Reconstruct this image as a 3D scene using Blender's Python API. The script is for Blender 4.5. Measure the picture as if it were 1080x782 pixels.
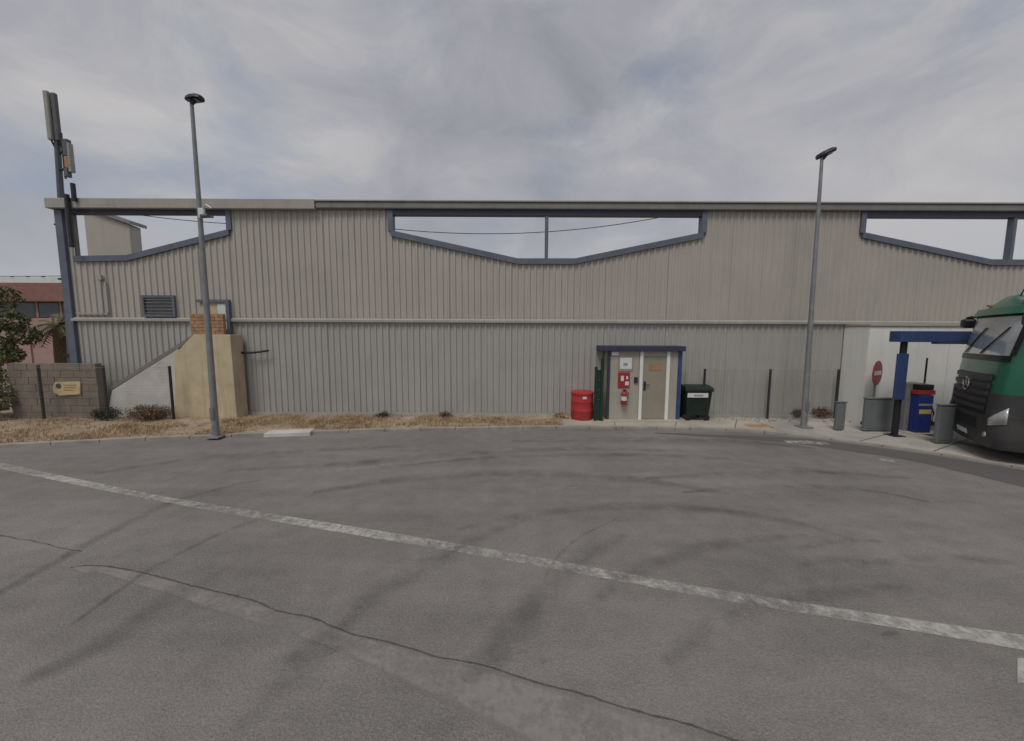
import bpy, bmesh, math, random
from mathutils import Vector, Matrix, Euler, noise
R = math.radians
random.seed(7)
scene = bpy.context.scene
for o in list(bpy.data.objects): bpy.data.objects.remove(o)
C = scene.collection

# ------------------------------------------------------------------ camera
CAM_H, PITCH, ROLL, FPX = 2.8, 5.5, 0.25, 391.0
camd = bpy.data.cameras.new('Camera'); cam = bpy.data.objects.new('Camera', camd); C.objects.link(cam)
camd.sensor_fit = 'HORIZONTAL'; camd.sensor_width = 36.0; camd.lens = 36.0*FPX/1080.0
camd.clip_start = 0.05; camd.clip_end = 3000
cam.location = (0, 0, CAM_H)
MROT = Matrix.Rotation(R(90-PITCH), 3, 'X') @ Matrix.Rotation(R(ROLL), 3, 'Z')
cam.rotation_euler = MROT.to_euler()
scene.camera = cam

# ------------------------------------------------------------------ world, sun, exposure
SUN_EL, SUN_AZ = 58.0, 205.0          # azimuth clockwise from +Y (behind and left of the viewer)
w = bpy.data.worlds.new('World'); scene.world = w; w.use_nodes = True
nt = w.node_tree; nt.nodes.clear()
def N(t, kind, **kw):
    n = t.nodes.new(kind)
    for k, v in kw.items(): setattr(n, k, v)
    return n
out = N(nt, 'ShaderNodeOutputWorld'); bg = N(nt, 'ShaderNodeBackground')
sky = N(nt, 'ShaderNodeTexSky', sky_type='NISHITA'); sky.sun_disc = False
sky.sun_elevation = R(SUN_EL); sky.sun_rotation = R(SUN_AZ)
try: sky.dust_density = 3.0
except Exception: pass
tc = N(nt, 'ShaderNodeTexCoord'); sep = N(nt, 'ShaderNodeSeparateXYZ')
nt.links.new(tc.outputs['Generated'], sep.inputs[0])
def mth(t, op, a, b=None, clamp=False):
    n = N(t, 'ShaderNodeMath', operation=op); n.use_clamp = clamp
    for i, v in enumerate((a, b)):
        if v is None: continue
        if isinstance(v, (int, float)): n.inputs[i].default_value = v
        else: t.links.new(v, n.inputs[i])
    return n.outputs[0]
cmb = N(nt, 'ShaderNodeCombineXYZ')      # cloud layer: directions flattened towards the horizon
nt.links.new(sep.outputs[0], cmb.inputs[0]); nt.links.new(sep.outputs[1], cmb.inputs[1])
nt.links.new(mth(nt, 'MULTIPLY', sep.outputs[2], 1.7), cmb.inputs[2])
def cloudnoise(scale, detail, rough, dist, off):
    mp = N(nt, 'ShaderNodeMapping'); mp.inputs['Location'].default_value = off
    nt.links.new(cmb.outputs[0], mp.inputs['Vector'])
    n = N(nt, 'ShaderNodeTexNoise'); n.inputs['Scale'].default_value = scale; n.inputs['Detail'].default_value = detail
    n.inputs['Roughness'].default_value = rough; n.inputs['Distortion'].default_value = dist
    nt.links.new(mp.outputs[0], n.inputs['Vector'])
    return n.outputs['Fac']
big = cloudnoise(1.2, 3, 0.5, 0.3, (16.2, 10.2, 0))
fine = cloudnoise(3.4, 10, 0.6, 0.5, (10.1, 4.7, 0))
shade = mth(nt, 'ADD', mth(nt, 'MULTIPLY', big, 0.55), mth(nt, 'MULTIPLY', fine, 0.45))
rmp = N(nt, 'ShaderNodeValToRGB'); cr = rmp.color_ramp
cr.elements[0].position = 0.30; cr.elements[0].color = (0.185, 0.19, 0.215, 1)
cr.elements[1].position = 0.62; cr.elements[1].color = (0.40, 0.39, 0.388, 1)
e = cr.elements.new(0.5); e.color = (0.30, 0.302, 0.325, 1)
nt.links.new(shade, rmp.inputs['Fac'])
# paler air towards the horizon
hz = mth(nt, 'SUBTRACT', 1.0, mth(nt, 'MULTIPLY', mth(nt, 'MAXIMUM', sep.outputs[2], 0.0), 2.6), clamp=True)
hzf = mth(nt, 'MULTIPLY', mth(nt, 'POWER', hz, 1.6), 0.85)
mixh = N(nt, 'ShaderNodeMixRGB'); nt.links.new(hzf, mixh.inputs[0]); nt.links.new(rmp.outputs[0], mixh.inputs[1])
mixh.inputs[2].default_value = (0.31, 0.325, 0.365, 1)
# thin places in the cloud let the blue through
skm = N(nt, 'ShaderNodeMixRGB', blend_type='MULTIPLY'); skm.inputs[0].default_value = 1
nt.links.new(sky.outputs[0], skm.inputs[1]); skm.inputs[2].default_value = (0.09, 0.09, 0.09, 1)
gap = cloudnoise(1.9, 7, 0.6, 0.4, (0.1, 7.4, 0))
gf = N(nt, 'ShaderNodeMapRange'); gf.inputs[1].default_value = 0.52; gf.inputs[2].default_value = 0.72; gf.inputs[3].default_value = 0.03; gf.inputs[4].default_value = 0.6
nt.links.new(gap, gf.inputs[0])
mixs = N(nt, 'ShaderNodeMixRGB'); nt.links.new(gf.outputs[0], mixs.inputs[0]); nt.links.new(mixh.outputs[0], mixs.inputs[1]); nt.links.new(skm.outputs[0], mixs.inputs[2])
nt.links.new(mixs.outputs[0], bg.inputs['Color']); bg.inputs['Strength'].default_value = 1.3
nt.links.new(bg.outputs[0], out.inputs['Surface'])

sl = bpy.data.lights.new('Sun', 'SUN'); sl.energy = 1.5; sl.angle = R(22); sl.color = (1.0, 0.95, 0.88)
so = bpy.data.objects.new('Sun', sl); C.objects.link(so)
az, el = R(SUN_AZ), R(SUN_EL)
sdir = Vector((math.sin(az)*math.cos(el), math.cos(az)*math.cos(el), math.sin(el)))
so.rotation_euler = sdir.to_track_quat('Z', 'Y').to_euler(); so.location = (0, -5, 40)
vs = scene.view_settings; vs.view_transform = 'Standard'; vs.look = 'None'; vs.exposure = 0.0; vs.gamma = 1.0; vs.use_curve_mapping = False

# ------------------------------------------------------------------ pixel -> place
def ray(px, py): return MROT @ Vector((px-540.0, 391.0-py, -FPX)).normalized()
def G(px, py, z=0.0):                       # where a pixel's ray meets the level z
    d = ray(px, py); t = (z-CAM_H)/d.z
    return Vector((d.x*t, d.y*t, z))
def W(px, py, Y):                           # where it meets the upright plane y = Y
    d = ray(px, py); t = Y/d.y
    return Vector((d.x*t, Y, CAM_H+d.z*t))

# ------------------------------------------------------------------ materials
MATS = {}
def mat(name, col, rough=0.7, metal=0.0, var=0.12, scale=4.0, bump=0.0, bscale=60.0, streak=0.0, spec=0.4, dirt=None, dirtf=0.0, coat=0.0, coords='Object'):
    if name in MATS: return MATS[name]
    m = bpy.data.materials.new(name); m.use_nodes = True; t = m.node_tree
    b = t.nodes['Principled BSDF']; b.inputs['Roughness'].default_value = rough; b.inputs['Metallic'].default_value = metal
    b.inputs['Specular IOR Level'].default_value = spec
    if coat: b.inputs['Coat Weight'].default_value = coat; b.inputs['Coat Roughness'].default_value = 0.08
    c = N(t, 'ShaderNodeTexCoord')
    n1 = N(t, 'ShaderNodeTexNoise'); n1.inputs['Scale'].default_value = scale; n1.inputs['Detail'].default_value = 6; n1.inputs['Roughness'].default_value = 0.6
    t.links.new(c.outputs[coords], n1.inputs['Vector'])
    f = n1.outputs['Fac']
    lo = tuple(x*(1-var) for x in col)+(1,); hi = tuple(min(1, x*(1+var)) for x in col)+(1,)
    r = N(t, 'ShaderNodeValToRGB'); r.color_ramp.elements[0].position = 0.32; r.color_ramp.elements[0].color = lo
    r.color_ramp.elements[1].position = 0.68; r.color_ramp.elements[1].color = hi
    t.links.new(f, r.inputs['Fac']); colout = r.outputs[0]
    if streak:
        mp = N(t, 'ShaderNodeMapping'); mp.inputs['Scale'].default_value = (3.5, 3.5, 0.22); t.links.new(c.outputs[coords], mp.inputs['Vector'])
        n2 = N(t, 'ShaderNodeTexNoise'); n2.inputs['Scale'].default_value = 2.2; n2.inputs['Detail'].default_value = 5; n2.inputs['Roughness'].default_value = 0.65
        t.links.new(mp.outputs[0], n2.inputs['Vector'])
        mr = N(t, 'ShaderNodeMapRange'); mr.inputs[1].default_value = 0.5; mr.inputs[2].default_value = 0.75; mr.inputs[4].default_value = streak
        t.links.new(n2.outputs['Fac'], mr.inputs[0])
        mx = N(t, 'ShaderNodeMixRGB'); t.links.new(mr.outputs[0], mx.inputs[0]); t.links.new(colout, mx.inputs[1])
        mx.inputs[2].default_value = (dirt or tuple(x*0.45 for x in col))+(1,)
        colout = mx.outputs[0]
    if dirtf:
        n3 = N(t, 'ShaderNodeTexNoise'); n3.inputs['Scale'].default_value = scale*0.35; n3.inputs['Detail'].default_value = 7; n3.inputs['Roughness'].default_value = 0.65
        t.links.new(c.outputs[coords], n3.inputs['Vector'])
        mr = N(t, 'ShaderNodeMapRange'); mr.inputs[1].default_value = 0.46; mr.inputs[2].default_value = 0.66; mr.inputs[4].default_value = dirtf
        t.links.new(n3.outputs['Fac'], mr.inputs[0])
        mx = N(t, 'ShaderNodeMixRGB'); t.links.new(mr.outputs[0], mx.inputs[0]); t.links.new(colout, mx.inputs[1])
        mx.inputs[2].default_value = (dirt or tuple(x*0.5 for x in col))+(1,)
        colout = mx.outputs[0]
    t.links.new(colout, b.inputs['Base Color'])
    if bump:
        nb = N(t, 'ShaderNodeTexNoise'); nb.inputs['Scale'].default_value = bscale; nb.inputs['Detail'].default_value = 4
        t.links.new(c.outputs[coords], nb.inputs['Vector'])
        bn = N(t, 'ShaderNodeBump'); bn.inputs['Strength'].default_value = bump; bn.inputs['Distance'].default_value = 0.02
        t.links.new(nb.outputs['Fac'], bn.inputs['Height']); t.links.new(bn.outputs[0], b.inputs['Normal'])
    MATS[name] = m; return m

def worn(name, col, lo, hi, scale=9.0, rough=0.85, maxa=0.9, stretch=(1, 1, 1)):
    """thin paint or rubber film, worn through in patches"""
    if name in MATS: return MATS[name]
    m = mat(name, col, rough, var=0.1, scale=20); t = m.node_tree
    b = t.nodes['Principled BSDF']; o = t.nodes['Material Output']
    c = N(t, 'ShaderNodeTexCoord'); mp = N(t, 'ShaderNodeMapping'); mp.inputs['Scale'].default_value = stretch; t.links.new(c.outputs['Object'], mp.inputs['Vector'])
    n = N(t, 'ShaderNodeTexNoise'); n.inputs['Scale'].default_value = scale; n.inputs['Detail'].default_value = 9; n.inputs['Roughness'].default_value = 0.72
    t.links.new(mp.outputs[0], n.inputs['Vector'])
    n2 = N(t, 'ShaderNodeTexNoise'); n2.inputs['Scale'].default_value = 0.5; n2.inputs['Detail'].default_value = 3; t.links.new(c.outputs['Object'], n2.inputs['Vector'])
    s = mth(t, 'ADD', n.outputs['Fac'], mth(t, 'MULTIPLY', mth(t, 'SUBTRACT', n2.outputs['Fac'], 0.5), 0.5))
    mr = N(t, 'ShaderNodeMapRange'); mr.inputs[1].default_value = lo; mr.inputs[2].default_value = hi; mr.inputs[4].default_value = maxa
    t.links.new(s, mr.inputs[0])
    tr = N(t, 'ShaderNodeBsdfTransparent'); mx = N(t, 'ShaderNodeMixShader')
    # feather across the strip: UV y runs 0..1 over its width
    uv = N(t, 'ShaderNodeSeparateXYZ'); t.links.new(c.outputs['UV'], uv.inputs[0])
    d = mth(t, 'SUBTRACT', 1.0, mth(t, 'ABSOLUTE', mth(t, 'SUBTRACT', mth(t, 'MULTIPLY', uv.outputs[1], 2.0), 1.0)))
    ft = N(t, 'ShaderNodeMapRange'); ft.inputs[1].default_value = 0.0; ft.inputs[2].default_value = 0.12 if 'paint' in name else (0.3 if 'slurry' in name else 0.8)
    t.links.new(d, ft.inputs[0])
    t.links.new(mth(t, 'MULTIPLY', mr.outputs[0], ft.outputs[0]), mx.inputs[0])
    t.links.new(tr.outputs[0], mx.inputs[1]); t.links.new(b.outputs[0], mx.inputs[2]); t.links.new(mx.outputs[0], o.inputs['Surface'])
    return m

def asphalt(name, col, var=0.16, patch=0.25):
    m = bpy.data.materials.new(name); m.use_nodes = True; t = m.node_tree; b = t.nodes['Principled BSDF']
    b.inputs['Roughness'].default_value = 0.92; b.inputs['Specular IOR Level'].default_value = 0.25
    c = N(t, 'ShaderNodeTexCoord')
    def nz(s, d, r=0.6, sc=(1, 1, 1), rot=0):
        mp = N(t, 'ShaderNodeMapping'); mp.inputs['Scale'].default_value = sc; mp.inputs['Rotation'].default_value = (0, 0, rot); t.links.new(c.outputs['Object'], mp.inputs['Vector'])
        n = N(t, 'ShaderNodeTexNoise'); n.inputs['Scale'].default_value = s; n.inputs['Detail'].default_value = d; n.inputs['Roughness'].default_value = r
        t.links.new(mp.outputs[0], n.inputs['Vector']); return n.outputs['Fac']
    large = nz(0.35, 5, 0.6); streaks = nz(0.9, 6, 0.62, (0.22, 1.5, 1), R(9)); mid = nz(3.0, 6, 0.7); grit = nz(42, 3, 0.75)
    v = N(t, 'ShaderNodeTexVoronoi'); v.inputs['Scale'].default_value = 75; t.links.new(c.outputs['Object'], v.inputs['Vector'])
    def cen(x, k): return mth(t, 'MULTIPLY', mth(t, 'SUBTRACT', x, 0.5), k)
    s = mth(t, 'ADD', cen(large, 0.9*patch*4), cen(streaks, patch*3.0))
    s = mth(t, 'ADD', s, cen(mid, 0.95)); s = mth(t, 'ADD', s, cen(grit, 1.9)); s = mth(t, 'ADD', s, cen(v.outputs['Distance'], 0.25))
    k = mth(t, 'ADD', 1.0, mth(t, 'MULTIPLY', s, var*1.9))
    hsv = N(t, 'ShaderNodeMixRGB', blend_type='MULTIPLY'); hsv.inputs[0].default_value = 1; hsv.inputs[1].default_value = col+(1,)
    cb = N(t, 'ShaderNodeCombineXYZ')
    for i in range(3): t.links.new(k, cb.inputs[i])
    t.links.new(cb.outputs[0], hsv.inputs[2]); t.links.new(hsv.outputs[0], b.inputs['Base Color'])
    bn = N(t, 'ShaderNodeBump'); bn.inputs['Strength'].default_value = 0.55; bn.inputs['Distance'].default_value = 0.012
    t.links.new(mth(t, 'ADD', grit, v.outputs['Distance']), bn.inputs['Height']); t.links.new(bn.outputs[0], b.inputs['Normal'])
    return m

M = dict(
    asphalt=asphalt('asphalt', (0.206, 0.193, 0.184), 0.30, 0.36),
    asphalt_new=asphalt('asphalt_new', (0.125, 0.119, 0.116), 0.12),
    asphalt_pale=None,
    clad_up=mat('cladding_beige', (0.405, 0.38, 0.335), 0.55, 0.0, 0.05, 0.7, streak=0.22, spec=0.35),
    clad_low=mat('cladding_grey', (0.375, 0.366, 0.34), 0.5, 0.0, 0.05, 0.8, streak=0.25, spec=0.35),
    trim=mat('trim_beige', (0.345, 0.33, 0.29), 0.5, 0.0, 0.08, 2.0, streak=0.25),
    fascia_dark=mat('fascia_grey', (0.20, 0.20, 0.185), 0.55, 0, 0.1, 2, streak=0.3),
    blue=mat('blue_grey_steel', (0.118, 0.134, 0.170), 0.55, 0.0, 0.14, 3.0, streak=0.2),
    blue_strong=mat('blue_paint', (0.04, 0.07, 0.175), 0.5, 0, 0.15, 3.0, streak=0.3),
    navy=mat('navy_paint', (0.042, 0.045, 0.075), 0.5, 0, 0.12, 3.0),
    roof=mat('roof_sheet', (0.30, 0.30, 0.29), 0.6, 0, 0.15, 1.0, streak=0.2),
    galv=mat('galvanised_steel', (0.235, 0.24, 0.245), 0.5, 0.25, 0.15, 5.0, streak=0.2),
    dark=mat('dark_metal', (0.03, 0.032, 0.035), 0.5, 0.2, 0.2, 6.0),
    glass=mat('window_glass', (0.05, 0.055, 0.06), 0.12, 0, 0.3, 3.0, spec=0.6),
    cream=mat('cream_render', (0.52, 0.44, 0.295), 0.9, 0, 0.12, 2.2, 0.25, 40, streak=0.45, dirt=(0.30, 0.235, 0.15), dirtf=0.2),
    white_render=mat('whitewash', (0.55, 0.535, 0.50), 0.9, 0, 0.1, 2.0, 0.25, 40, dirt=(0.30, 0.28, 0.25), dirtf=0.45),
    grey_render=mat('grey_render', (0.20, 0.185, 0.17), 0.9, 0, 0.14, 2.0, 0.2, 40),
    white_wall=mat('white_panel', (0.75, 0.75, 0.715), 0.6, 0, 0.05, 0.9, streak=0.2, dirt=(0.36, 0.35, 0.32)),
    white=mat('white_paint', (0.62, 0.66, 0.64), 0.55, 0, 0.06, 3.0, streak=0.1),
    porch=mat('porch_panel', (0.37, 0.345, 0.29), 0.55, 0, 0.07, 2.5, streak=0.25),
    porch_door=mat('porch_door_paint', (0.285, 0.262, 0.212), 0.55, 0, 0.08, 2.0, dirt=(0.30, 0.215, 0.12), dirtf=0.5),
    red=mat('red_plastic', (0.40, 0.035, 0.04), 0.5, 0, 0.15, 4.0, dirt=(0.30, 0.06, 0.05), dirtf=0.5),
    red_sign=mat('red_sign', (0.33, 0.03, 0.03), 0.45, 0, 0.12, 8.0),
    bin=mat('dark_green_plastic', (0.012, 0.022, 0.018), 0.45, 0, 0.2, 4.0),
    green_steel=mat('dark_green_steel', (0.012, 0.035, 0.024), 0.5, 0, 0.15, 4.0),
    rubber=mat('rubber', (0.02, 0.02, 0.02), 0.85, 0, 0.2, 8.0),
    cabinet=mat('grey_cabinet', (0.17, 0.185, 0.185), 0.55, 0.1, 0.1, 3.0, streak=0.3),
    concrete=mat('concrete', (0.42, 0.385, 0.325), 0.92, 0, 0.14, 1.5, 0.3, 45, dirt=(0.24, 0.21, 0.175), dirtf=0.5),
    forecourt=mat('forecourt_concrete', (0.42, 0.40, 0.365), 0.9, 0, 0.14, 1.2, 0.25, 45, dirt=(0.20, 0.185, 0.165), dirtf=0.65),
    kerb=mat('kerb_stone', (0.31, 0.29, 0.255), 0.92, 0, 0.16, 3.0, 0.3, 50, dirt=(0.22, 0.18, 0.14), dirtf=0.5),
    block=mat('concrete_block', (0.215, 0.18, 0.145), 0.95, 0, 0.2, 2.2, 0.45, 55, dirt=(0.13, 0.105, 0.085), dirtf=0.5),
    mortar=mat('mortar', (0.20, 0.175, 0.15), 0.95, 0, 0.15, 6.0, 0.3, 60),
    brick=mat('orange_brick', (0.36, 0.21, 0.12), 0.9, 0, 0.25, 5.0, 0.3, 60),
    plaque=mat('yellow_plaque', (0.60, 0.48, 0.27), 0.6, 0, 0.12, 6.0, dirt=(0.42, 0.22, 0.12), dirtf=0.5),
    dirt=mat('dry_dirt', (0.36, 0.28, 0.20), 0.97, 0, 0.3, 2.2, 0.8, 30, dirt=(0.24, 0.18, 0.12), dirtf=0.7),
    terrain=mat('dry_terrain', (0.22, 0.18, 0.125), 0.97, 0, 0.3, 0.8, 0.5, 20),
    straw=mat('dry_grass', (0.42, 0.32, 0.19), 0.9, 0, 0.35, 3.0),
    twig=mat('dry_shrub', (0.17, 0.115, 0.07), 0.9, 0, 0.35, 9.0),
    weed=mat('dark_weed', (0.06, 0.065, 0.03), 0.9, 0, 0.35, 9.0),
    leaf_dark=mat('leaf_dark', (0.08, 0.095, 0.045), 0.7, 0, 0.45, 3.0),
    leaf_mid=mat('leaf_mid', (0.12, 0.13, 0.05), 0.7, 0, 0.45, 4.0),
    leaf_yellow=mat('leaf_yellow', (0.19, 0.185, 0.04), 0.7, 0, 0.5, 4.0),
    bark=mat('bark', (0.11, 0.08, 0.055), 0.95, 0, 0.3, 12.0, 0.5, 40),
    pink=mat('pink_render', (0.37, 0.25, 0.225), 0.9, 0, 0.1, 2.0),  # lightened pink: distance haze on the far building is put into the colour
    roof_red=mat('red_roof', (0.24, 0.125, 0.105), 0.8, 0, 0.15, 2.0),  # far roof edge, haze likewise mixed into the red
    shutter=mat('grey_shutter', (0.13, 0.13, 0.115), 0.6, 0, 0.12, 2.0),
    truck_green=mat('truck_green', (0.008, 0.125, 0.07), 0.32, 0.0, 0.08, 2.0, spec=0.5, coat=0.5, dirt=(0.03, 0.11, 0.075), dirtf=0.35),
    truck_grey=mat('truck_dark_plastic', (0.045, 0.046, 0.049), 0.5, 0, 0.12, 4.0, dirt=(0.08, 0.075, 0.068), dirtf=0.5),
    truck_black=mat('truck_black', (0.012, 0.012, 0.013), 0.4, 0, 0.1, 4.0),
    chrome=mat('chrome', (0.6, 0.6, 0.6), 0.18, 1.0, 0.03, 4.0),
    lamp_glass=mat('headlamp_glass', (0.55, 0.56, 0.56), 0.12, 0.3, 0.1, 12.0, spec=0.7),
    screen_glass=mat('windscreen_glass_sky_tone', (0.36, 0.40, 0.42), 0.06, 0.0, 0.3, 1.5, spec=1.0, coat=1.0),  # pale base colour stands in for reflected sky and the lit cab interior
    pump_blue=mat('pump_blue', (0.016, 0.036, 0.19), 0.4, 0, 0.1, 4.0),
    yellow=mat('yellow_label', (0.55, 0.48, 0.14), 0.5, 0, 0.06, 6.0),
    antenna=mat('antenna_grey', (0.30, 0.295, 0.255), 0.55, 0, 0.1, 4.0, streak=0.2),
    antenna_dark=mat('antenna_dark', (0.10, 0.105, 0.115), 0.5, 0.1, 0.12, 4.0),
    orange=mat('faded_orange', (0.36, 0.21, 0.12), 0.6, 0, 0.15, 8.0),
    paint_line=worn('paint_line', (0.50, 0.49, 0.46), 0.36, 0.64, 8.0, maxa=0.82),
    paint_faint=worn('paint_faint', (0.42, 0.41, 0.39), 0.46, 0.72, 9.0, maxa=0.6),
    tyre=worn('tyre_rubber', (0.055, 0.052, 0.05), 0.36, 0.74, 4.0, maxa=0.36),
    tyre_soft=worn('tyre_rubber_soft', (0.075, 0.07, 0.068), 0.36, 0.76, 2.2, maxa=0.36),
    slurry=worn('slurry_patch', (0.29, 0.272, 0.255), 0.2, 0.55, 2.5, maxa=0.75),
    crack=mat('crack_tar', (0.085, 0.078, 0.073), 0.9, 0, 0.3, 12.0),
)

# ------------------------------------------------------------------ mesh helpers
class MB:
    def __init__(s): s.v = []; s.f = []; s.uv = None
    def add(s, vs, fs):
        k = len(s.v); s.v += [Vector(v) for v in vs]; s.f += [tuple(i+k for i in f) for f in fs]; return s
    def box(s, lo, hi, mtx=None):
        (a, b, c), (d, e, f) = lo, hi
        vs = [Vector(p) for p in ((a,b,c),(d,b,c),(d,e,c),(a,e,c),(a,b,f),(d,b,f),(d,e,f),(a,e,f))]
        if mtx is not None: vs = [mtx @ v for v in vs]
        return s.add(vs, [(0,3,2,1),(4,5,6,7),(0,1,5,4),(1,2,6,5),(2,3,7,6),(3,0,4,7)])
    def tube(s, pts, r, n=8, cap=True, up=None):
        pts = [Vector(p) for p in pts]; rs = r if isinstance(r, (list, tuple)) else [r]*len(pts)
        vs = []; m = len(pts)
        for i, p in enumerate(pts):
            d = (pts[min(i+1, m-1)]-pts[max(i-1, 0)]).normalized()
            a = Vector((0, 0, 1)) if abs(d.z) < 0.9 else Vector((1, 0, 0))
            u = d.cross(a).normalized(); v = d.cross(u)
            for k in range(n):
                t = 2*math.pi*k/n; vs.append(p+(u*math.cos(t)+v*math.sin(t))*rs[i])
        fs = [(i*n+k, i*n+(k+1) % n, (i+1)*n+(k+1) % n, (i+1)*n+k) for i in range(m-1) for k in range(n)]
        if cap: fs += [tuple(range(n))[::-1], tuple((m-1)*n+k for k in range(n))]
        return s.add(vs, fs)
    def lathe(s, prof, c=(0, 0, 0), n=20, axis='Z'):
        vs = []
        for r, h in prof:
            for k in range(n):
                t = 2*math.pi*k/n; p = Vector((r*math.cos(t), r*math.sin(t), h))
                if axis == 'Y': p = Vector((p.x, p.z, p.y))
                vs.append(Vector(c)+p)
        m = len(prof)
        fs = [(i*n+k, i*n+(k+1) % n, (i+1)*n+(k+1) % n, (i+1)*n+k) for i in range(m-1) for k in range(n)]
        fs += [tuple(range(n))[::-1], tuple((m-1)*n+k for k in range(n))]
        return s.add(vs, fs)
    def prism(s, poly, d):                    # poly of 3D points pushed along vector d
        n = len(poly); a = [Vector(p) for p in poly]; b = [p+Vector(d) for p in a]
        return s.add(a+b, [tuple(range(n)), tuple(range(n, 2*n))[::-1]]+[(i, i+n, (i+1) % n+n, (i+1) % n) for i in range(n)])
    def build(s, name, m, parent=None, origin=None, smooth=None, bevel=0.0, fix=True):
        root = parent
        if origin is None: origin = parent.get('_o', (0, 0, 0)) if parent else (0, 0, 0)
        org = Vector(origin)
        me = bpy.data.meshes.new(name); me.from_pydata([v-org for v in s.v], [], s.f); me.update()
        if fix:
            bm = bmesh.new(); bm.from_mesh(me); bmesh.ops.recalc_face_normals(bm, faces=bm.faces); bm.to_mesh(me); bm.free()
        if s.uv:
            l = me.uv_layers.new(name='UVMap')
            for lp in me.loops: l.data[lp.index].uv = s.uv[lp.vertex_index]
        me.materials.append(m if not isinstance(m, str) else M[m])
        o = bpy.data.objects.new(name, me); C.objects.link(o)
        if smooth is not None:
            for p in me.polygons: p.use_smooth = True
            me.set_sharp_from_angle(angle=R(smooth))
        if bevel:
            md = o.modifiers.new('Bevel', 'BEVEL'); md.width = bevel; md.segments = 2; md.limit_method = 'ANGLE'; md.angle_limit = R(40)
        if parent:
            o.parent = parent
            if '_o' in parent: o['_o'] = parent['_o']
        else: o.location = org
        return o
def thing(name, label, cat, loc, group=None, rz=0.0, local=False):
    o = bpy.data.objects.new(name, None); C.objects.link(o); o.location = loc; o.rotation_euler = (0, 0, rz); o.empty_display_size = 0.3
    o['label'] = label; o['category'] = cat
    if group: o['group'] = group
    o['_o'] = (0, 0, 0) if local else tuple(loc)
    return o
def tag(o, label, cat, group=None):
    o['label'] = label; o['category'] = cat
    if group: o['group'] = group
    return o
def struct(o): o['kind'] = 'structure'; return o
def strip(edge_a, edge_b, z, name, m, parent=None, kind=None):
    """flat strip between two rails of ground points, UV y across it"""
    mb = MB(); n = len(edge_a); vs = []; uv = []
    for i in range(n):
        vs += [Vector((edge_a[i].x, edge_a[i].y, z)), Vector((edge_b[i].x, edge_b[i].y, z))]; uv += [(i/(n-1), 0), (i/(n-1), 1)]
    mb.add(vs, [(2*i, 2*i+1, 2*i+3, 2*i+2) for i in range(n-1)]); mb.uv = uv
    return mb.build(name, m, parent)
def smooth_path(pts, k=6):
    P = [Vector(p) for p in pts]; res = []
    for i in range(len(P)-1):
        p0, p1, p2, p3 = P[max(i-1, 0)], P[i], P[i+1], P[min(i+2, len(P)-1)]
        for j in range(k):
            t = j/k
            res.append(0.5*((2*p1)+(p2-p0)*t+(2*p0-5*p1+4*p2-p3)*t*t+(3*p1-p0-3*p2+p3)*t**3))
    res.append(P[-1]); return res
def ribbon(pts, width, z, name, m, parent, jitter=0.0, taper=False):
    P = smooth_path(pts) if not jitter else pts; a = []; b = []
    for i, p in enumerate(P):
        d = (P[min(i+1, len(P)-1)]-P[max(i-1, 0)]); d.z = 0; d.normalize(); nrm = Vector((-d.y, d.x, 0))
        ww = width*(random.uniform(0.5, 1.4) if jitter else 1)
        if taper: ww *= 0.25+0.75*math.sin(math.pi*(0.06+0.88*i/(len(P)-1)))
        off = random.uniform(-jitter, jitter)
        a.append(p+nrm*(ww/2+off)); b.append(p-nrm*(ww/2-off))
    return strip(a, b, z, name, m, parent)

# ================================================================== GROUND
YW = G(560, 438.5, 0.06).y                 # the long wall's plane
YP = G(680, 442.5, 0.08).y                 # front of the little porch
mb = MB(); mb.add([(-900, -700, -0.03), (900, -700, -0.03), (900, 1100, -0.03), (-900, 1100, -0.03)], [(0, 1, 2, 3)])
struct(mb.build('ground', 'terrain'))
mb = MB(); mb.add([(-70, -45, 0), (70, -45, 0), (70, 14, 0), (-70, 14, 0)], [(0, 1, 2, 3)])
road = struct(mb.build('road', M['asphalt']))

# kerb line: verge (left), pavement (middle), forecourt (right)
k_l = [G(*p) for p in ((0, 472.5), (110, 467), (228, 462), (330, 458), (450, 454.5), (596, 452.5))]
k_dir = (k_l[0]-k_l[1]).normalized()
k_l = [k_l[0]+k_dir*28, k_l[0]+k_dir*10]+k_l
k_m = [G(*p) for p in ((596, 452.5), (680, 452.8), (760, 454.5), (828, 459))]
k_r = [G(*p) for p in ((828, 459), (880, 465), (960, 475.5), (1080, 495), (1300, 540))]
def area(front, zt, ycol, name, m, sub=None):
    mb = MB(); fr = smooth_path(front, 5); vs = []; nrow = sub or 1
    for p in fr:
        for j in range(nrow+1):
            t = j/nrow; y = p.y+(ycol-p.y)*t; x = p.x+(p.x*(ycol/p.y)-p.x)*t*0.0
            z = zt
            if sub: z += 0.055*noise.noise(Vector((x*0.8, y*0.9, 0)))+0.03*noise.noise(Vector((x*3.1, y*3.1, 5)))+ (0.03*t)
            if sub: z = max(z, 0.03)
            if sub and j == 0: z = zt-0.01
            vs.append((x, y, z))
    q = nrow+1
    mb.add(vs, [(i*q+j, (i+1)*q+j, (i+1)*q+j+1, i*q+j+1) for i in range(len(fr)-1) for j in range(nrow)])
    return struct(mb.build(name, m, smooth=60))
def dense(pts, step):
    sp = smooth_path(pts, 12); res = [sp[0]]; acc = 0
    for a, b in zip(sp, sp[1:]):
        L = (b-a).length; t = 0
        while acc+L-t >= step:
            t += step-acc; acc = 0; res.append(a.lerp(b, t/L))
        acc += L-t
    res.append(sp[-1]); return res
verge = area(dense(k_l, 0.22), 0.055, YW+6, 'verge', M['dirt'], 44)
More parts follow.
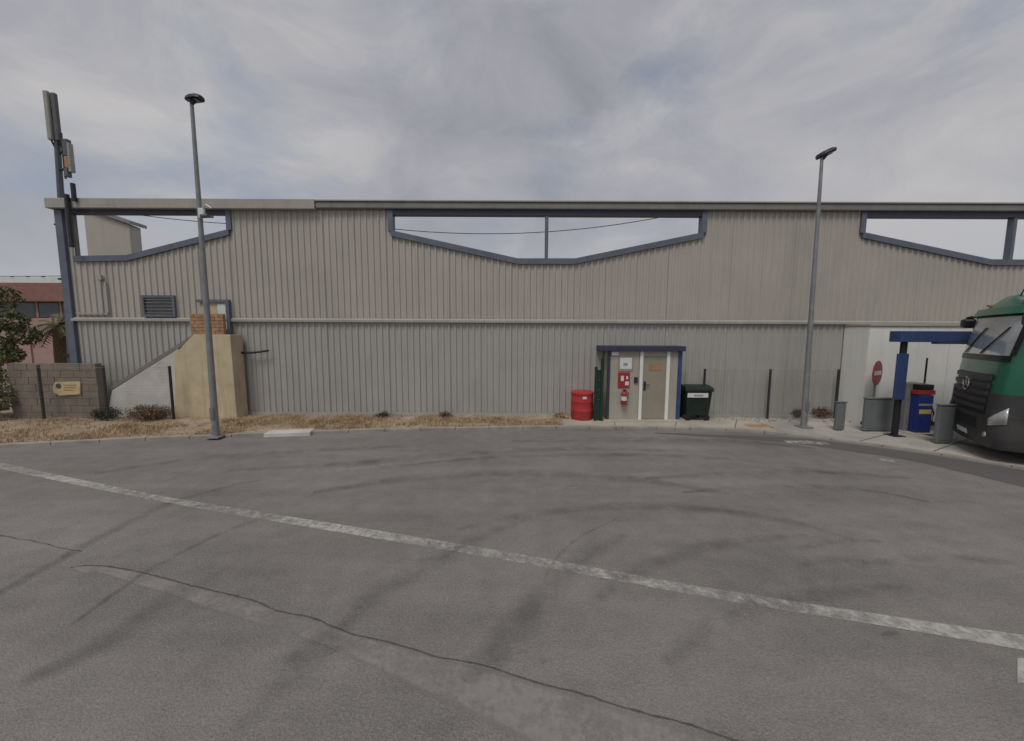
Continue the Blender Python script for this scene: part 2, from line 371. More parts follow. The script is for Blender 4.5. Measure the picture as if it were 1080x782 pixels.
pave = area(k_m, 0.06, YW+2, 'pavement', M['concrete'])
fore = area(k_r, 0.035, YW+2, 'forecourt', M['forecourt'])
# expansion joints of the forecourt and pavement as recessed dark seams
for (p, q) in (((905, 466), (960, 452)), ((985, 476), (1030, 460))):
    ribbon([G(*p, 0.035), G(*q, 0.035)], 0.025, 0.039, 'expansion_joint', M['crack'], fore)
for px in (650, 712, 775): ribbon([G(px, 452.6, .06), G(px-3 if px < 700 else px+2, 443, .06)], 0.022, 0.064, 'expansion_joint', M['crack'], pave)
# kerb stones, one by one
kerb = bpy.data.objects.new('kerb', None); C.objects.link(kerb); kerb['kind'] = 'structure'; kerb['_o'] = (0, 0, 0)
kp = dense(k_l[1:]+k_m[1:], 1.0)
for i, (a, b) in enumerate(zip(kp, kp[1:])):
    d = (b-a); L = d.length
    if L < 0.3: continue
    ang = math.atan2(d.y, d.x); h = 0.085+random.uniform(-.008, .008) if a.x < G(596, 452).x else 0.075+random.uniform(-.004, .004)
    mt = Matrix.Translation((a.x, a.y, 0)) @ Matrix.Rotation(ang, 4, 'Z')
    MB().box((0.006, -0.02, -0.02), (L-0.006, 0.13, h), mt).build('kerb_stone', 'kerb', kerb, origin=(0, 0, 0), bevel=0.014)
kp = dense(k_r, 1.0)
for a, b in zip(kp, kp[1:]):
    d = (b-a); L = d.length; ang = math.atan2(d.y, d.x)
    if L < .3: continue
    mt = Matrix.Translation((a.x, a.y, 0)) @ Matrix.Rotation(ang, 4, 'Z')
    MB().box((0.006, -0.02, -0.02), (L-0.006, 0.12, 0.043+random.uniform(-.003, .003)), mt).build('kerb_stone', 'kerb', kerb, origin=(0, 0, 0), bevel=0.01)
# concrete drain slab at the kerb and a cover in the pavement
a = G(282, 459.5); b = G(330, 457.8)
mt = Matrix.Translation((a.x, a.y-.05, 0)) @ Matrix.Rotation(math.atan2((b-a).y, (b-a).x), 4, 'Z')
o = MB().box((0, -0.14, -0.02), ((b-a).length, 0.26, 0.105), mt).build('drain_slab', 'white_render', kerb, origin=(0, 0, 0), bevel=0.012)
a = G(800, 449.5, .06); MB().box((a.x-.35, a.y-.16, .05), (a.x+.35, a.y+.16, .068)).build('drain_cover', 'brick', pave)

# paint, seams and wear on the road
up = [(-60, 474), (0, 488), (90, 507), (180, 525), (350, 552), (535, 582.5), (740, 619), (940, 650), (1080, 670), (1180, 684)]
dn = [(-60, 481), (0, 495), (90, 514), (180, 531.5), (350, 561), (535, 592), (740, 630), (940, 662.5), (1080, 687), (1180, 703)]
strip(smooth_path([G(*p) for p in up], 4), smooth_path([G(*p) for p in dn], 4), 0.005, 'painted_line', M['paint_line'], road)
for A, B in ((((556, 517.5), (590, 512.5), (622, 508)), ((562, 522), (592, 518), (622, 514))),
             (((640, 503), (668, 500), (694, 497.5)), ((640, 506.5), (668, 503.5), (694, 501))),
             (((826, 465), (850, 465), (872, 467)), ((832, 467.8), (852, 468.6), (876, 469.8))),
             (((925, 484), (935, 484.5), (945, 486)), ((930, 487), (937, 487.5), (943, 488))),
             (((330, 497), (380, 493), (420, 487)), ((330, 500), (380, 496), (420, 490)))):
    strip([G(*p) for p in A], [G(*p) for p in B], 0.005, 'painted_dash', M['paint_faint'] if A[0][0] < 800 else M['paint_line'], road)
strip([G(*p) for p in ((1073, 694), (1085, 694), (1100, 696))], [G(*p) for p in ((1073, 722), (1085, 722), (1100, 724))], 0.005, 'painted_dash', M['paint_line'], road)
seam = [(75, 599), (100, 597), (150, 604), (180, 612), (240, 628), (300, 645), (400, 676), (540, 712), (660, 747), (800, 788), (900, 815)]
low = [(90, 606), (110, 606), (150, 620), (190, 632), (245, 652), (300, 668), (370, 695), (450, 735), (520, 770), (560, 800), (600, 840)]
strip(smooth_path([G(*p) for p in seam], 4), smooth_path([G(*p) for p in low], 4), 0.004, 'repair_strip', M['slurry'], road)
sp = smooth_path([G(*p) for p in seam], 14)
sp = [p+Vector((0.02*noise.noise(p*3.0), 0.03*noise.noise(p*2.3+Vector((9, 0, 0))), 0)) for p in sp]
ribbon(sp, 0.012, 0.007, 'crack', M['crack'], road, jitter=0.004)
for pts in (((-30, 560), (0, 565), (40, 573), (85, 582)),):
    sp = smooth_path([G(*p) for p in pts], 14)
    sp = [p+Vector((0.02*noise.noise(p*4.0), 0.025*noise.noise(p*3.3), 0)) for p in sp]
    ribbon(sp, 0.010, 0.007, 'crack', M['crack'], road, jitter=0.004)
tyres = [(((-60, 655), (0, 626), (80, 581), (140, 550), (185, 529), (240, 514), (275, 507)), 0.26, 'tyre'),
         (((75, 660), (160, 600), (240, 560), (290, 543)), 0.14, 'tyre'),
         (((574, 612), (588, 588), (612, 567), (650, 548)), 0.07, 'tyre'),
         (((490, 720), (540, 668), (600, 600), (660, 565)), 0.5, 'tyre_soft'),
         (((300, 700), (380, 640), (470, 585), (560, 545)), 0.45, 'tyre_soft'),
         (((240, 497), (360, 490), (470, 480), (600, 474), (720, 476)), 0.5, 'tyre_soft'),
         (((420, 492), (520, 483), (640, 480), (760, 484), (880, 500)), 0.35, 'tyre_soft'),
         (((680, 505), (780, 500), (860, 498), (960, 505)), 0.4, 'tyre_soft'),
         (((720, 520), (800, 514), (900, 516), (980, 530)), 0.3, 'tyre'),
         (((540, 466), (660, 464), (780, 466), (860, 474)), 0.7, 'tyre_soft'),
         (((900, 600), (960, 590), (1040, 592), (1100, 600)), 0.25, 'tyre_soft'),
         (((840, 580), (880, 572), (930, 572)), 0.2, 'tyre'),
         (((250, 770), (300, 720), (350, 670), (380, 640)), 0.4, 'tyre_soft'),
         (((330, 520), (430, 506), (540, 500), (660, 505), (770, 522)), 0.55, 'tyre_soft'),
         (((480, 560), (580, 540), (700, 535), (820, 548), (900, 570)), 0.35, 'tyre_soft'),
         (((620, 640), (680, 600), (760, 575), (850, 565)), 0.3, 'tyre_soft'),
         (((100, 500), (210, 484), (330, 476), (450, 470)), 0.5, 'tyre_soft'),
         (((700, 700), (760, 660), (850, 630), (960, 620)), 0.35, 'tyre_soft'),
         (((20, 720), (90, 690), (170, 640), (230, 605)), 0.4, 'tyre_soft'),
         (((330, 695), (345, 689), (362, 684)), 0.16, 'tyre'),
         (((545, 691), (551, 689.5), (557, 689)), 0.05, 'tyre'),
         (((569, 701), (573, 700), (577, 699.5)), 0.04, 'tyre'),
         (((845, 597), (880, 592), (915, 594)), 0.22, 'tyre'),
         (((930, 672), (938, 670), (950, 669)), 0.07, 'tyre')]
for i, (pts, wd, m) in enumerate(tyres):
    ribbon([G(*p) for p in pts], wd, 0.009+0.0006*i, 'tyre_mark', M[m], road, taper=True)
# darker band of newer asphalt along the forecourt
ea = [(690, 457.2), (830, 467), (880, 474), (960, 486), (1080, 514), (1300, 566)]
eb = [(690, 456.6), (830, 461.5), (880, 466.5), (960, 477), (1080, 496.5), (1300, 541)]
strip(smooth_path([G(*p) for p in ea], 4), smooth_path([G(*p) for p in eb], 4), 0.004, 'newer_asphalt', M['asphalt_new'], road)
# loose grit lying on the road
# ================================================================== WAREHOUSE
wx = lambda px, py: W(px, py, YW).x
wz = lambda px, py: W(px, py, YW).z
XL = wx(80, 340)
XR = wx(1080, 340)+16
ZTOP = (wz(300, 217.5)+wz(900, 219))/2
ZLED = wz(540, 339.5)
ware = thing('warehouse', 'long warehouse clad in ribbed beige metal sheets with blue framed roof gaps', 'building', (0, YW, 0.0))
o1 = [(W(80, 273, YW)), (W(136, 272, YW)), (W(243, 245, YW))]
o2 = [W(413, 246, YW), W(546, 275.5, YW), W(606, 275.5, YW), W(741, 248, YW)]
o3 = [W(908, 248, YW), W(1042, 276.5, YW), W(1096, 277, YW), W(1240, 250, YW)]
def ztop(x):                                # top edge of the sheets
    for op in (o1, o2, o3):
        if op[0].x <= x <= op[-1].x:
            for p, q in zip(op, op[1:]):
                if p.x <= x <= q.x: return p.z+(q.z-p.z)*(x-p.x)/(q.x-p.x)
    return ZTOP-0.06
brks = sorted(p.x+e for op in (o1, o2, o3) for p in op for e in (-.0015, .0015))
PER, DEP = 0.205, 0.034
def sheet(x0, x1, zb, top, m, ybase):
    xs = [x0, x1]; k = math.floor(x0/PER)
    while k*PER < x1+PER:
        for d in (0, .095, .118, .172, .195): xs.append(k*PER+d)
        k += 1
    xs += [b for b in brks if x0 < b < x1] if top is ztop else []
    xs = sorted(set(round(x, 4) for x in xs if x0 <= x <= x1))
    def off(x):
        r = x % PER
        if r <= .095: return 0
        if r <= .118: return DEP*(r-.095)/.023
        if r <= .172: return DEP
        if r <= .195: return DEP*(.195-r)/.023
        return 0
    vs = []
    for x in xs:
        y = ybase-off(x); zt = top(x) if callable(top) else top
        vs += [(x, y, zb), (x, y, zt)]
    return MB().add(vs, [(2*i, 2*i+2, 2*i+3, 2*i+1) for i in range(len(xs)-1)])
SW = PER*5
x = math.floor(XL/SW)*SW; i = 0
door_l, door_r = wx(217, 335), wx(241, 335)
while x < XR:
    a, b = max(x, XL), min(x+SW, XR)
    dy = random.uniform(-.004, .004)
    sheet(a+.002, b-.002, ZLED, ztop, None, YW+dy).build('wall_sheet', 'clad_up', ware, fix=False)
    sheet(a+.002, b-.002, 0.0, ZLED-.004, None, YW+dy+.012).build('wall_sheet', 'clad_low', ware, fix=False)
    x += SW
# structural slab behind the sheets (the sheets' back), with the same stepped top
prof = [(XL, 0), (XR, 0), (XR, ZTOP-.1)]
top = []
xsb = [XL]+[b for b in brks if XL < b < XR]+[XR]
for q in xsb: top.append(Vector((q, YW+.03, ztop(q)-.02)))
mb = MB().prism([Vector((XL, YW+.03, 0))]+[Vector((XR, YW+.03, 0))]+top[::-1], (0, .12, 0))
mb.build('wall_frame', 'grey_render', ware)
# ledge between the two rows of sheets
def ledge(x0, x1): return MB().prism([Vector((x0, YW-.045, ZLED-.03)), Vector((x0, YW-.105, ZLED-.045)), Vector((x0, YW-.105, ZLED+.035)), Vector((x0, YW-.045, ZLED+.085))], (x1-x0, 0, 0))
xx = XL-.05
while xx < XR:
    e = min(xx+3.0, XR); ledge(xx+.002, e-.002).build('ledge', 'trim', ware, bevel=.008); xx = e
# base flashing
MB().box((XL, YW-.06, 0.0), (XR, YW-.042, .16)).build('base_flashing', 'clad_low', ware)
# eaves beam: pale thicker length on the left, thinner grey the rest
xm = wx(335, 217)
MB().box((XL-.35, YW-.22, wz(120, 222)), (xm, YW+.28, wz(120, 211.5))).build('eaves_beam', 'trim', ware, bevel=.02)
MB().box((xm+.01, YW-.17, ZTOP-.13), (XR, YW+.25, ZTOP+.075)).build('eaves_beam', 'fascia_dark', ware, bevel=.03)
MB().box((xm+.01, YW-.21, ZTOP+.077), (XR, YW-.06, ZTOP+.125)).build('eaves_flashing', 'trim', ware, bevel=.01)
# blue frames of the openings
def frame(op, mull, left=True, right=True):
    fr = MB(); t = 0.20
    for p, q in zip(op, op[1:]):
        fr.prism([Vector((p.x, YW-.09, p.z-t*.55)), Vector((q.x, YW-.09, q.z-t*.55)), Vector((q.x, YW-.09, q.z+t*.35)), Vector((p.x, YW-.09, p.z+t*.35))], (0, .27, 0))
    fb = fr.build('opening_frame', 'blue', ware)
    zt = ZTOP-.16
    MB().box((op[0].x-.02, YW-.08, zt-.13), (op[-1].x+.02, YW+.16, zt+.022)).build('shaded_opening_head', 'navy', fb)  # top frame member; its darker navy stands in for the eaves shadow line
    if left: MB().box((op[0].x-.09, YW-.085, op[0].z+.05), (op[0].x+.07, YW+.17, zt-.002)).build('opening_jamb', 'blue', fb)
    if right: MB().box((op[-1].x-.07, YW-.085, op[-1].z+.05), (op[-1].x+.09, YW+.17, zt-.002)).build('opening_jamb', 'blue', fb)
    for mxx in mull:
        zb = ztop(mxx); MB().box((mxx-.05, YW-.06, zb+.06), (mxx+.05, YW+.12, zt-.13)).build('mullion', 'blue', fb)
frame(o1, [], left=False); frame(o2, [wx(576.5, 250)]); frame(o3, [wx(1067, 250)])
# corner column and returning side wall
MB().box((XL-.22, YW-.10, 0.0), (XL+.02, YW+.16, wz(80, 222)-.01)).build('corner_trim', 'blue', ware, bevel=.01)
MB().box((XL-.06, YW+.18, 0.0), (XL+.06, YW+13, o1[0].z-.25)).build('side_wall', 'clad_up', ware)
# roof sheets following the gables, falling slightly to the back
ridge = [(XL, o1[0].z)]+[(p.x, p.z) for p in o1[1:]]+[(wx(328, 225), ZTOP-.1)]+[(p.x, p.z) for p in o2]+[(wx(825, 225), ZTOP-.1)]+[(p.x, p.z) for p in o3]+[(XR, ZTOP-.2)]
for (xa, za), (xb, zb) in zip(ridge, ridge[1:]):
    MB().prism([Vector((xa+.003, YW+.19, za-.16)), Vector((xb-.003, YW+.19, zb-.16)), Vector((xb-.003, YW+.19, zb-.08)), Vector((xa+.003, YW+.19, za-.08))], (0, 0.001, 0))
    m_ = MB().add([(xa, YW+.19, za-.1), (xb, YW+.19, zb-.1), (xb, YW+13, zb-2.3), (xa, YW+13, za-2.3), (xa, YW+.19, za-.17), (xb, YW+.19, zb-.17), (xb, YW+13, zb-2.37), (xa, YW+13, za-2.37)],
                  [(0, 1, 2, 3), (7, 6, 5, 4), (0, 4, 5, 1), (1, 5, 6, 2), (2, 6, 7, 3), (3, 7, 4, 0)])
    m_.build('roof_sheet', 'roof', ware)
# small window
a = W(156, 332, YW); b = W(184, 314.5, YW); zl, zh = a.z, b.z
wn = MB().box((a.x-.02, YW-.06, zl-.02), (b.x+.02, YW-.052, zh+.02)).build('window', 'glass', ware)
fr = MB(); t = .075
fr.box((a.x-t, YW-.11, zl-t), (b.x+t, YW-.04, zl)); fr.box((a.x-t, YW-.11, zh), (b.x+t, YW-.04, zh+t))
fr.box((a.x-t, YW-.108, zl), (a.x, YW-.04, zh)); fr.box((b.x, YW-.108, zl), (b.x+t, YW-.04, zh)); fr.build('window_frame', 'blue', wn)
for k in range(5): 
    z = zl+(zh-zl)*(k+.5)/5; MB().box((a.x+.012, YW-.09, z-.012), (b.x-.012, YW-.072, z+.012)).build('window_bar', 'grey_render', wn)
# raised door at the head of the stair
a = W(216, 350, YW); b = W(241, 319.5, YW)
dr = MB().box((a.x, YW-.075, ZLED-.25), (b.x, YW-.05, b.z)).build('door', 'cream', ware)
fr = MB(); fr.box((b.x-.30, YW-.10, ZLED-.3), (b.x-.005, YW-.078, b.z-.05)); fr.build('door_jamb', 'white', dr)
fr = MB(); fr.box((a.x-.1, YW-.15, b.z), (b.x+.11, YW-.05, b.z+.09)); fr.box((b.x, YW-.148, ZLED-.55), (b.x+.11, YW-.05, b.z-.001)); fr.build('door_frame', 'blue', dr)
# thin conduit and cable tray at the left end
a = W(109, 296, YW); b = W(117, 331, YW)
MB().tube([(a.x, YW-.09, a.z), (a.x, YW-.09, b.z)], .022, 6).build('conduit', 'antenna', ware, smooth=40)
MB().box((a.x-.07, YW-.13, a.z), (a.x+.07, YW-.05, a.z+.16)).build('junction_box', 'trim', ware, bevel=.01)
c = W(84, 331, YW); MB().box((c.x, YW-.10, c.z-.03), (b.x, YW-.05, c.z+.03)).build('cable_tray', 'trim', ware)
MB().box((b.x-.06, YW-.075, c.z+.04), (b.x+.0, YW-.045, a.z-.05)).build('cable_tray', 'clad_low', ware)
# bracket with pipe arm beside the stair
a = W(249, 363, YW); 
br = MB().box((a.x-.10, YW-.30, a.z-.18), (a.x+.10, YW-.05, a.z+.22)).build('meter_box', 'antenna_dark', ware, bevel=.02)
c = W(283, 370, YW-.2); d = W(252, 372, YW-.2)
MB().tube([(d.x-.1, YW-.2, a.z+.1), (d.x-.02, YW-.2, d.z+.03), (d.x+.12, YW-.2, d.z-.01), ((c.x+d.x)/2, YW-.2, d.z), (c.x, YW-.2, c.z)], .035, 8).build('pipe_arm', 'dark', ware, smooth=50)
MB().tube([(a.x-.02, YW-.15, a.z-.15), (a.x, YW-.15, a.z-.5)], .018, 6).build('hanging_pipe', 'antenna_dark', ware)
# dark pipes standing at the roof corner
for px, y0, y1, rr in ((81.5, 262, 207, .065), (84, 214, 195.5, .06)):
    p = W(px, y0, YW-.14); q = W(px, y1, YW-.14)
    MB().tube([(p.x, YW-.28, p.z), (p.x, YW-.28, q.z)], rr, 8).build('vent_pipe', 'dark', ware, smooth=40)

# rooftop room seen through the left gap
YA = YW+2.6
p = [W(88, 222, YA), W(100, 224.5, YA), W(136, 237.5, YA), W(141, 268, YA), W(88, 272, YA)]
zb = p[3].z-.75
an = thing('rooftop_room', 'small beige rooftop room with sloping roof behind the warehouse gap', 'rooftop room', ((p[0].x+p[2].x)/2, YA+.2, zb))
MB().prism([Vector((p[0].x, YA, zb)), Vector((p[2].x, YA, zb)), Vector((p[2].x, YA, p[2].z)), Vector((p[0].x, YA, p[1].z+.18))], (0, .45, 0)).build('room_wall', 'clad_up', an)
MB().prism([Vector((p[0].x-.1, YA-.12, p[1].z+.2)), Vector((p[2].x+.14, YA-.12, p[2].z)), Vector((p[2].x+.14, YA-.12, p[2].z+.13)), Vector((p[0].x-.1, YA-.12, p[1].z+.34))], (0, .7, 0)).build('room_roof', 'galv', an)

# ================================================================== OUTSIDE STAIR
YS = G(215, 441.5, .06).y; 
st = thing('outside_stair', 'cream rendered outside stair with white sloping flank rising to a door', 'stairs', (W(215, 440, YS).x, YS+.5, 0.03))
P = lambda px, py: W(px, py, YS)
a, b = P(184, 440), P(250, 440); z1 = P(222, 353).z; c, d = P(180, 374), P(204, 353.5); e = P(242.5, 353)
MB().prism([Vector((a.x, YS, .02)), Vector((b.x, YS, .02)), Vector((e.x, YS, z1)), Vector((d.x, YS, z1)), Vector((c.x+.12, YS, c.z))], (0, YW-.11-YS, 0)).build('landing_block', 'cream', st, bevel=.015)
# sloping flank, a little further back
YF = YS+.22; f0, f1 = W(112, 440, YF), W(118, 412, YF); f2 = W(206, 352, YF)
MB().prism([Vector((f0.x, YF, .02)), Vector((a.x+.1, YF, .02)), Vector((a.x+.1, YF, W(184, 368, YF).z)), Vector((f1.x, YF, f1.z))], (0, .22, 0)).build('flank_wall', 'white_render', st, bevel=.015)
# inner parapet on the wall side, showing dark above the flank
g1, g2 = W(112, 407, YF+.3), W(205, 345, YF+.3)
# steps between flank and wall
ns = 11; zs = z1/ns; xw = (d.x-f0.x)/ns
for k in range(ns):
    zt = zs*(k+1)-.02; xa = f0.x+xw*k
    MB().box((xa+.002, YF+.225, .02), (xa+xw-.002, YW-.105, zt)).build('step', 'grey_render', st)
MB().prism([Vector((f1.x-.1, YF+.04, f1.z-.02)), Vector((d.x, YF+.04, d.z+.0)), Vector((d.x, YF+.04, d.z+.16)), Vector((f1.x-.1, YF+.04, f1.z+.12))], (0, .12, 0)).build('coping', 'grey_render', st, bevel=.01)
# brick parapet on the landing
q0, q1 = P(200, 352.5), P(233.5, 331)
par = MB().box((q0.x+.01, YS+.085, z1-.02), (q1.x-.01, YS+.17, q1.z-.01)).build('parapet', 'mortar', st)
nr, nc = 6, 4; bh = (q1.z-z1)/nr; bw = (q1.x-q0.x)/nc
for r_ in range(nr):
    offx = (bw/2 if r_ % 2 else 0)
    for cc in range(-1, nc+1):
        xa = max(q0.x, q0.x+offx+cc*bw+.006); xb = min(q1.x, q0.x+offx+(cc+1)*bw-.006)
        if xb-xa < .04: continue
        jy = random.uniform(-.006, .004)
        MB().box((xa, YS+.05+jy, z1+r_*bh+.005), (xb, YS+.15, z1+(r_+1)*bh-.007)).build('brick', 'brick', par)

# ================================================================== BLOCK WALL AND PLAQUE
YB = G(60, 441, .06).y
bw_ = thing('block_wall', 'low brown concrete block wall beside the warehouse', 'wall', (W(60, 440, YB).x, YB+.1, 0.03))
xl, xr, zt = W(14, 440, YB).x, W(106, 440, YB).x, W(60, 383.5, YB).z
core = MB().box((xl+.01, YB+.02, .0), (xr-.01, YB+.18, zt-.012)).build('wall_core', 'mortar', bw_)
nr = 8; bh = (zt-.02)/nr; bl = .42
for r_ in range(nr):
    x = xl-(bl/2 if r_ % 2 else 0)
    while x < xr:
        xa, xb = max(x+.008, xl), min(x+bl-.004, xr)
        if xb-xa > .05:
            jy = random.uniform(-.006, .006)
            MB().box((xa, YB+jy, .02+r_*bh+.005), (xb, YB+.195+jy, .02+(r_+1)*bh-.005)).build('block', 'block', bw_)
        x += bl
a, b = W(57, 417.5, YB-.03), W(84.5, 402.5, YB-.03)
cut = .09
tag_o = thing('wall_plaque', 'weathered yellow plaque fixed to the brown block wall', 'plaque', ((a.x+b.x)/2, YB-.02, a.z))
MB().prism([Vector((a.x+cut*2, YB-.035, a.z)), Vector((b.x-.04, YB-.035, a.z+.05)), Vector((b.x, YB-.035, b.z-.05)), Vector((b.x-.05, YB-.035, b.z)), Vector((a.x+.08, YB-.035, b.z-.02)), Vector((a.x, YB-.035, b.z-.16)), Vector((a.x, YB-.035, a.z+.12))], (0, .025, 0)).build('plate', 'plaque', tag_o)
MB().lathe([(.085, 0), (.085, .006)], (a.x+.19, YB-.043, b.z-.15), 12, 'Y').build('dark_emblem', 'crack', tag_o)
for k in range(3): MB().box((a.x+.34, YB-.041, b.z-.13-.08*k), (b.x-.12-.06*k, YB-.0355, b.z-.105-.08*k)).build('text_bar', 'orange', tag_o)

# ================================================================== FENCES
def fence(name, label, posts, Y, zt, zb=.04, rails=True, lean=None):
    f = thing(name, label, 'fence', (sum(posts)/len(posts), Y, zb))
    for x in posts:
        MB().tube([(x, Y, 0.0), (x, Y, zt)], .038, 8).build('post', 'dark', f, smooth=40)
    mesh = MB(); x0, x1 = min(posts), max(posts); r = .0014
    zc_ = zb+.05
    while zc_ < zt-.03: mesh.tube([(x0, Y-.04, zc_), (x1, Y-.04, zc_)], r, 3, False); zc_ += .1
    xx = x0
    while xx < x1: mesh.tube([(xx, Y-.043, zb+.05), (xx, Y-.043, zt-.05)], r, 3, False); xx += .05
    mesh.build('wire_mesh', 'galv', f)
    for z in (zt-.05, zb+.07): MB().tube([(x0, Y-.046, z), (x1, Y-.046, z)], .005, 5).build('tension_wire', 'galv', f)
    return f
YFe = G(180, 444, .06).y
ztl = W(110, 386, YFe).z
fence('mesh_fence', 'wire mesh fence with dark posts before the block wall and stair', [W(4, 440, YFe).x-2.4, W(43.5, 415, YFe).x, W(111, 410, YFe).x, W(181, 415, YFe).x], YFe, ztl)
YFr = YW-.22
fence('mesh_fence', 'wire mesh fence with dark posts between the rubbish container and white annex', [W(742, 420, YFr).x, W(811, 415, YFr).x, W(882.5, 415, YFr).x], YFr, W(811, 389.5, YFr).z)
# folded dark green gate leaf beside the porch
YG = G(632, 444, .06).y
gt = thing('gate_leaf', 'folded dark green gate leaf standing between red drum and porch', 'gate', (W(632, 440, YG).x, YG, .06))
x0, x1 = W(627.5, 430, YG).x, W(636, 430, YG).x
MB().box((x0-.03, YG-.03, .06), (x0+.05, YG+.05, W(629, 387, YG).z)).build('gate_post', 'green_steel', gt, bevel=.008)
MB().box((x1-.10, YG-.035, .06), (x1-.01, YG+.055, W(634, 378, YG).z)).build('gate_post', 'green_steel', gt, bevel=.008)
zt = W(629, 390, YG).z
n = 5
for k in range(n): MB().box((x0+.055, YG-.012, .12+(zt-.12)*k/n), (x1-.105, YG+.03, .12+(zt-.12)*(k+1)/n-.012)).build('gate_panel', 'green_steel', gt)

# ================================================================== PORCH
pr = thing('porch', 'beige metal porch with navy blue flat roof and a door', 'porch', (W(678, 442, YP).x, YP+.2, .06))
Z = lambda px, py: W(px, py, YP).z
X = lambda px: W(px, 405, YP).x
zr = Z(678, 370.5); x0, x1 = X(641), X(716.5); zb = .06
MB().box((x0-.28, YP-.14, zr), (x1+.1, YW-.05, Z(678, 365))).build('roof', 'navy', pr, bevel=.015)
MB().box((x0-.0, YP+.04, zb), (x0+.04, YW-.05, zr-.002)).build('side_wall', 'porch', pr)
MB().box((x1-.04, YP+.04, zb), (x1, YW-.05, zr-.002)).build('side_wall', 'porch', pr)
MB().box((x0-.02, YP-.02, zb), (x0+.06, YP+.06, zr-.003)).build('corner_post', 'navy', pr)
MB().box((x1-.07, YP-.02, zb), (x1+.05, YP+.06, zr-.003)).build('corner_post', 'blue_strong', pr)
MB().box((x0+.065, YP, zb), (X(673.5), YP+.04, zr-.004)).build('front_panel', 'porch', pr)
dl, drr = X(677.5), X(702)
MB().box((X(674), YP-.03, zb), (dl-.004, YP+.05, zr-.005)).build('door_jamb', 'white_wall', pr, bevel=.006)
MB().box((drr+.004, YP-.03, zb), (X(705.5), YP+.05, zr-.005)).build('door_jamb', 'white_wall', pr, bevel=.006)
MB().box((X(706), YP, zb), (x1-.075, YP+.04, zr-.004)).build('front_panel', 'porch', pr)
MB().box((dl, YP+.001, zr-.16), (drr, YP+.05, zr-.006)).build('lintel', 'porch', pr)
dd = MB().box((dl+.004, YP+.012, zb+.03), (drr-.004, YP+.052, zr-.166)).build('door', 'porch_door', pr)
hx = X(680)
MB().box((hx-.035, YP-.006, Z(680, 412)), (hx+.035, YP+.010, Z(680, 402.5))).build('lock_plate', 'dark', dd)
MB().tube([(hx, YP-.05, Z(680, 406)), (hx+.14, YP-.05, Z(680, 406))], .014, 6).build('handle', 'dark', dd)
MB().box((X(684), YP+.004, Z(690, 391)), (X(697), YP+.010, Z(690, 384))).build('faded_notice', 'orange', dd)
MB().box((X(668.5), YP-.05, Z(670, 404)), (X(672), YP-.002, Z(670, 398))).build('switch_box', 'dark', pr, bevel=.008)
MB().box((X(644), YP-.05, Z(648, 375)), (X(651), YP-.002, Z(648, 371))).build('lamp', 'white', pr, bevel=.01)
MB().box((x0-.15, YP-.25, .05), (x1+.2, YP+.0, .085)).build('threshold', 'concrete', pr, bevel=.01)
# notices and fire equipment hanging on the panel
nb = thing('notice_board', 'white notice sheet in a red brown frame on the porch panel', 'notice', (X(659), YP-.02, Z(659, 391)))
MB().box((X(651.5), YP-.02, Z(659, 391.5)), (X(667), YP-.003, Z(659, 376))).build('board', 'pink', nb)
sh = MB().box((X(653), YP-.026, Z(659, 389.3)), (X(665.5), YP-.0205, Z(659, 377.5))).build('sheet', 'white', nb)
MB().box((X(656.5), YP-.029, Z(659, 386)), (X(661), YP-.0265, Z(659, 383))).build('printed_mark', 'antenna', sh)
fs = thing('fire_sign', 'red fire equipment sign with white pictograms on the porch panel', 'sign', (X(657.5), YP-.02, Z(658, 411)))
MB().box((X(651.5), YP-.018, Z(658, 409.5)), (X(664), YP-.003, Z(658, 393))).build('plate', 'red_sign', fs)
for (u0, v0, u1, v1) in ((654.5, 402, 657.5, 396.5), (659, 406.5, 663, 402.5), (660, 400, 662, 397)):
    MB().box((X(u0), YP-.024, Z(658, v0)), (X(u1), YP-.0185, Z(658, v1))).build('pictogram', 'white', fs)
ex = thing('fire_extinguisher', 'red fire extinguisher hung below the red sign', 'extinguisher', (X(657.5), YP-.1, Z(657, 427)))
cx, z0 = X(657.5), Z(657, 426.5); hh = Z(657, 411.5)-z0
MB().lathe([(.02, 0), (.085, .01), (.095, .04), (.095, hh*.78), (.07, hh*.9), (.03, hh*.95), (.03, hh)], (cx, YP-.115, z0), 16).build('cylinder', 'red_sign', ex, smooth=50)
MB().lathe([(.0965, 0), (.0965, hh*.28)], (cx, YP-.115, z0+hh*.32), 16).build('paper_label', 'white', ex, smooth=50)
MB().box((cx-.05, YP-.17, z0+hh*1.0), (cx+.05, YP-.09, z0+hh*1.06)).build('valve_lever', 'dark', ex)
MB().tube([(cx+.03, YP-.14, z0+hh), (cx+.12, YP-.15, z0+hh*.85), (cx+.115, YP-.15, z0+hh*.4)], .013, 6).build('hose', 'dark', ex)
MB().box((cx-.04, YP-.06, z0+hh*.6), (cx+.04, YP-.002, z0+hh*.7)).build('wall_hook', 'dark', ex)

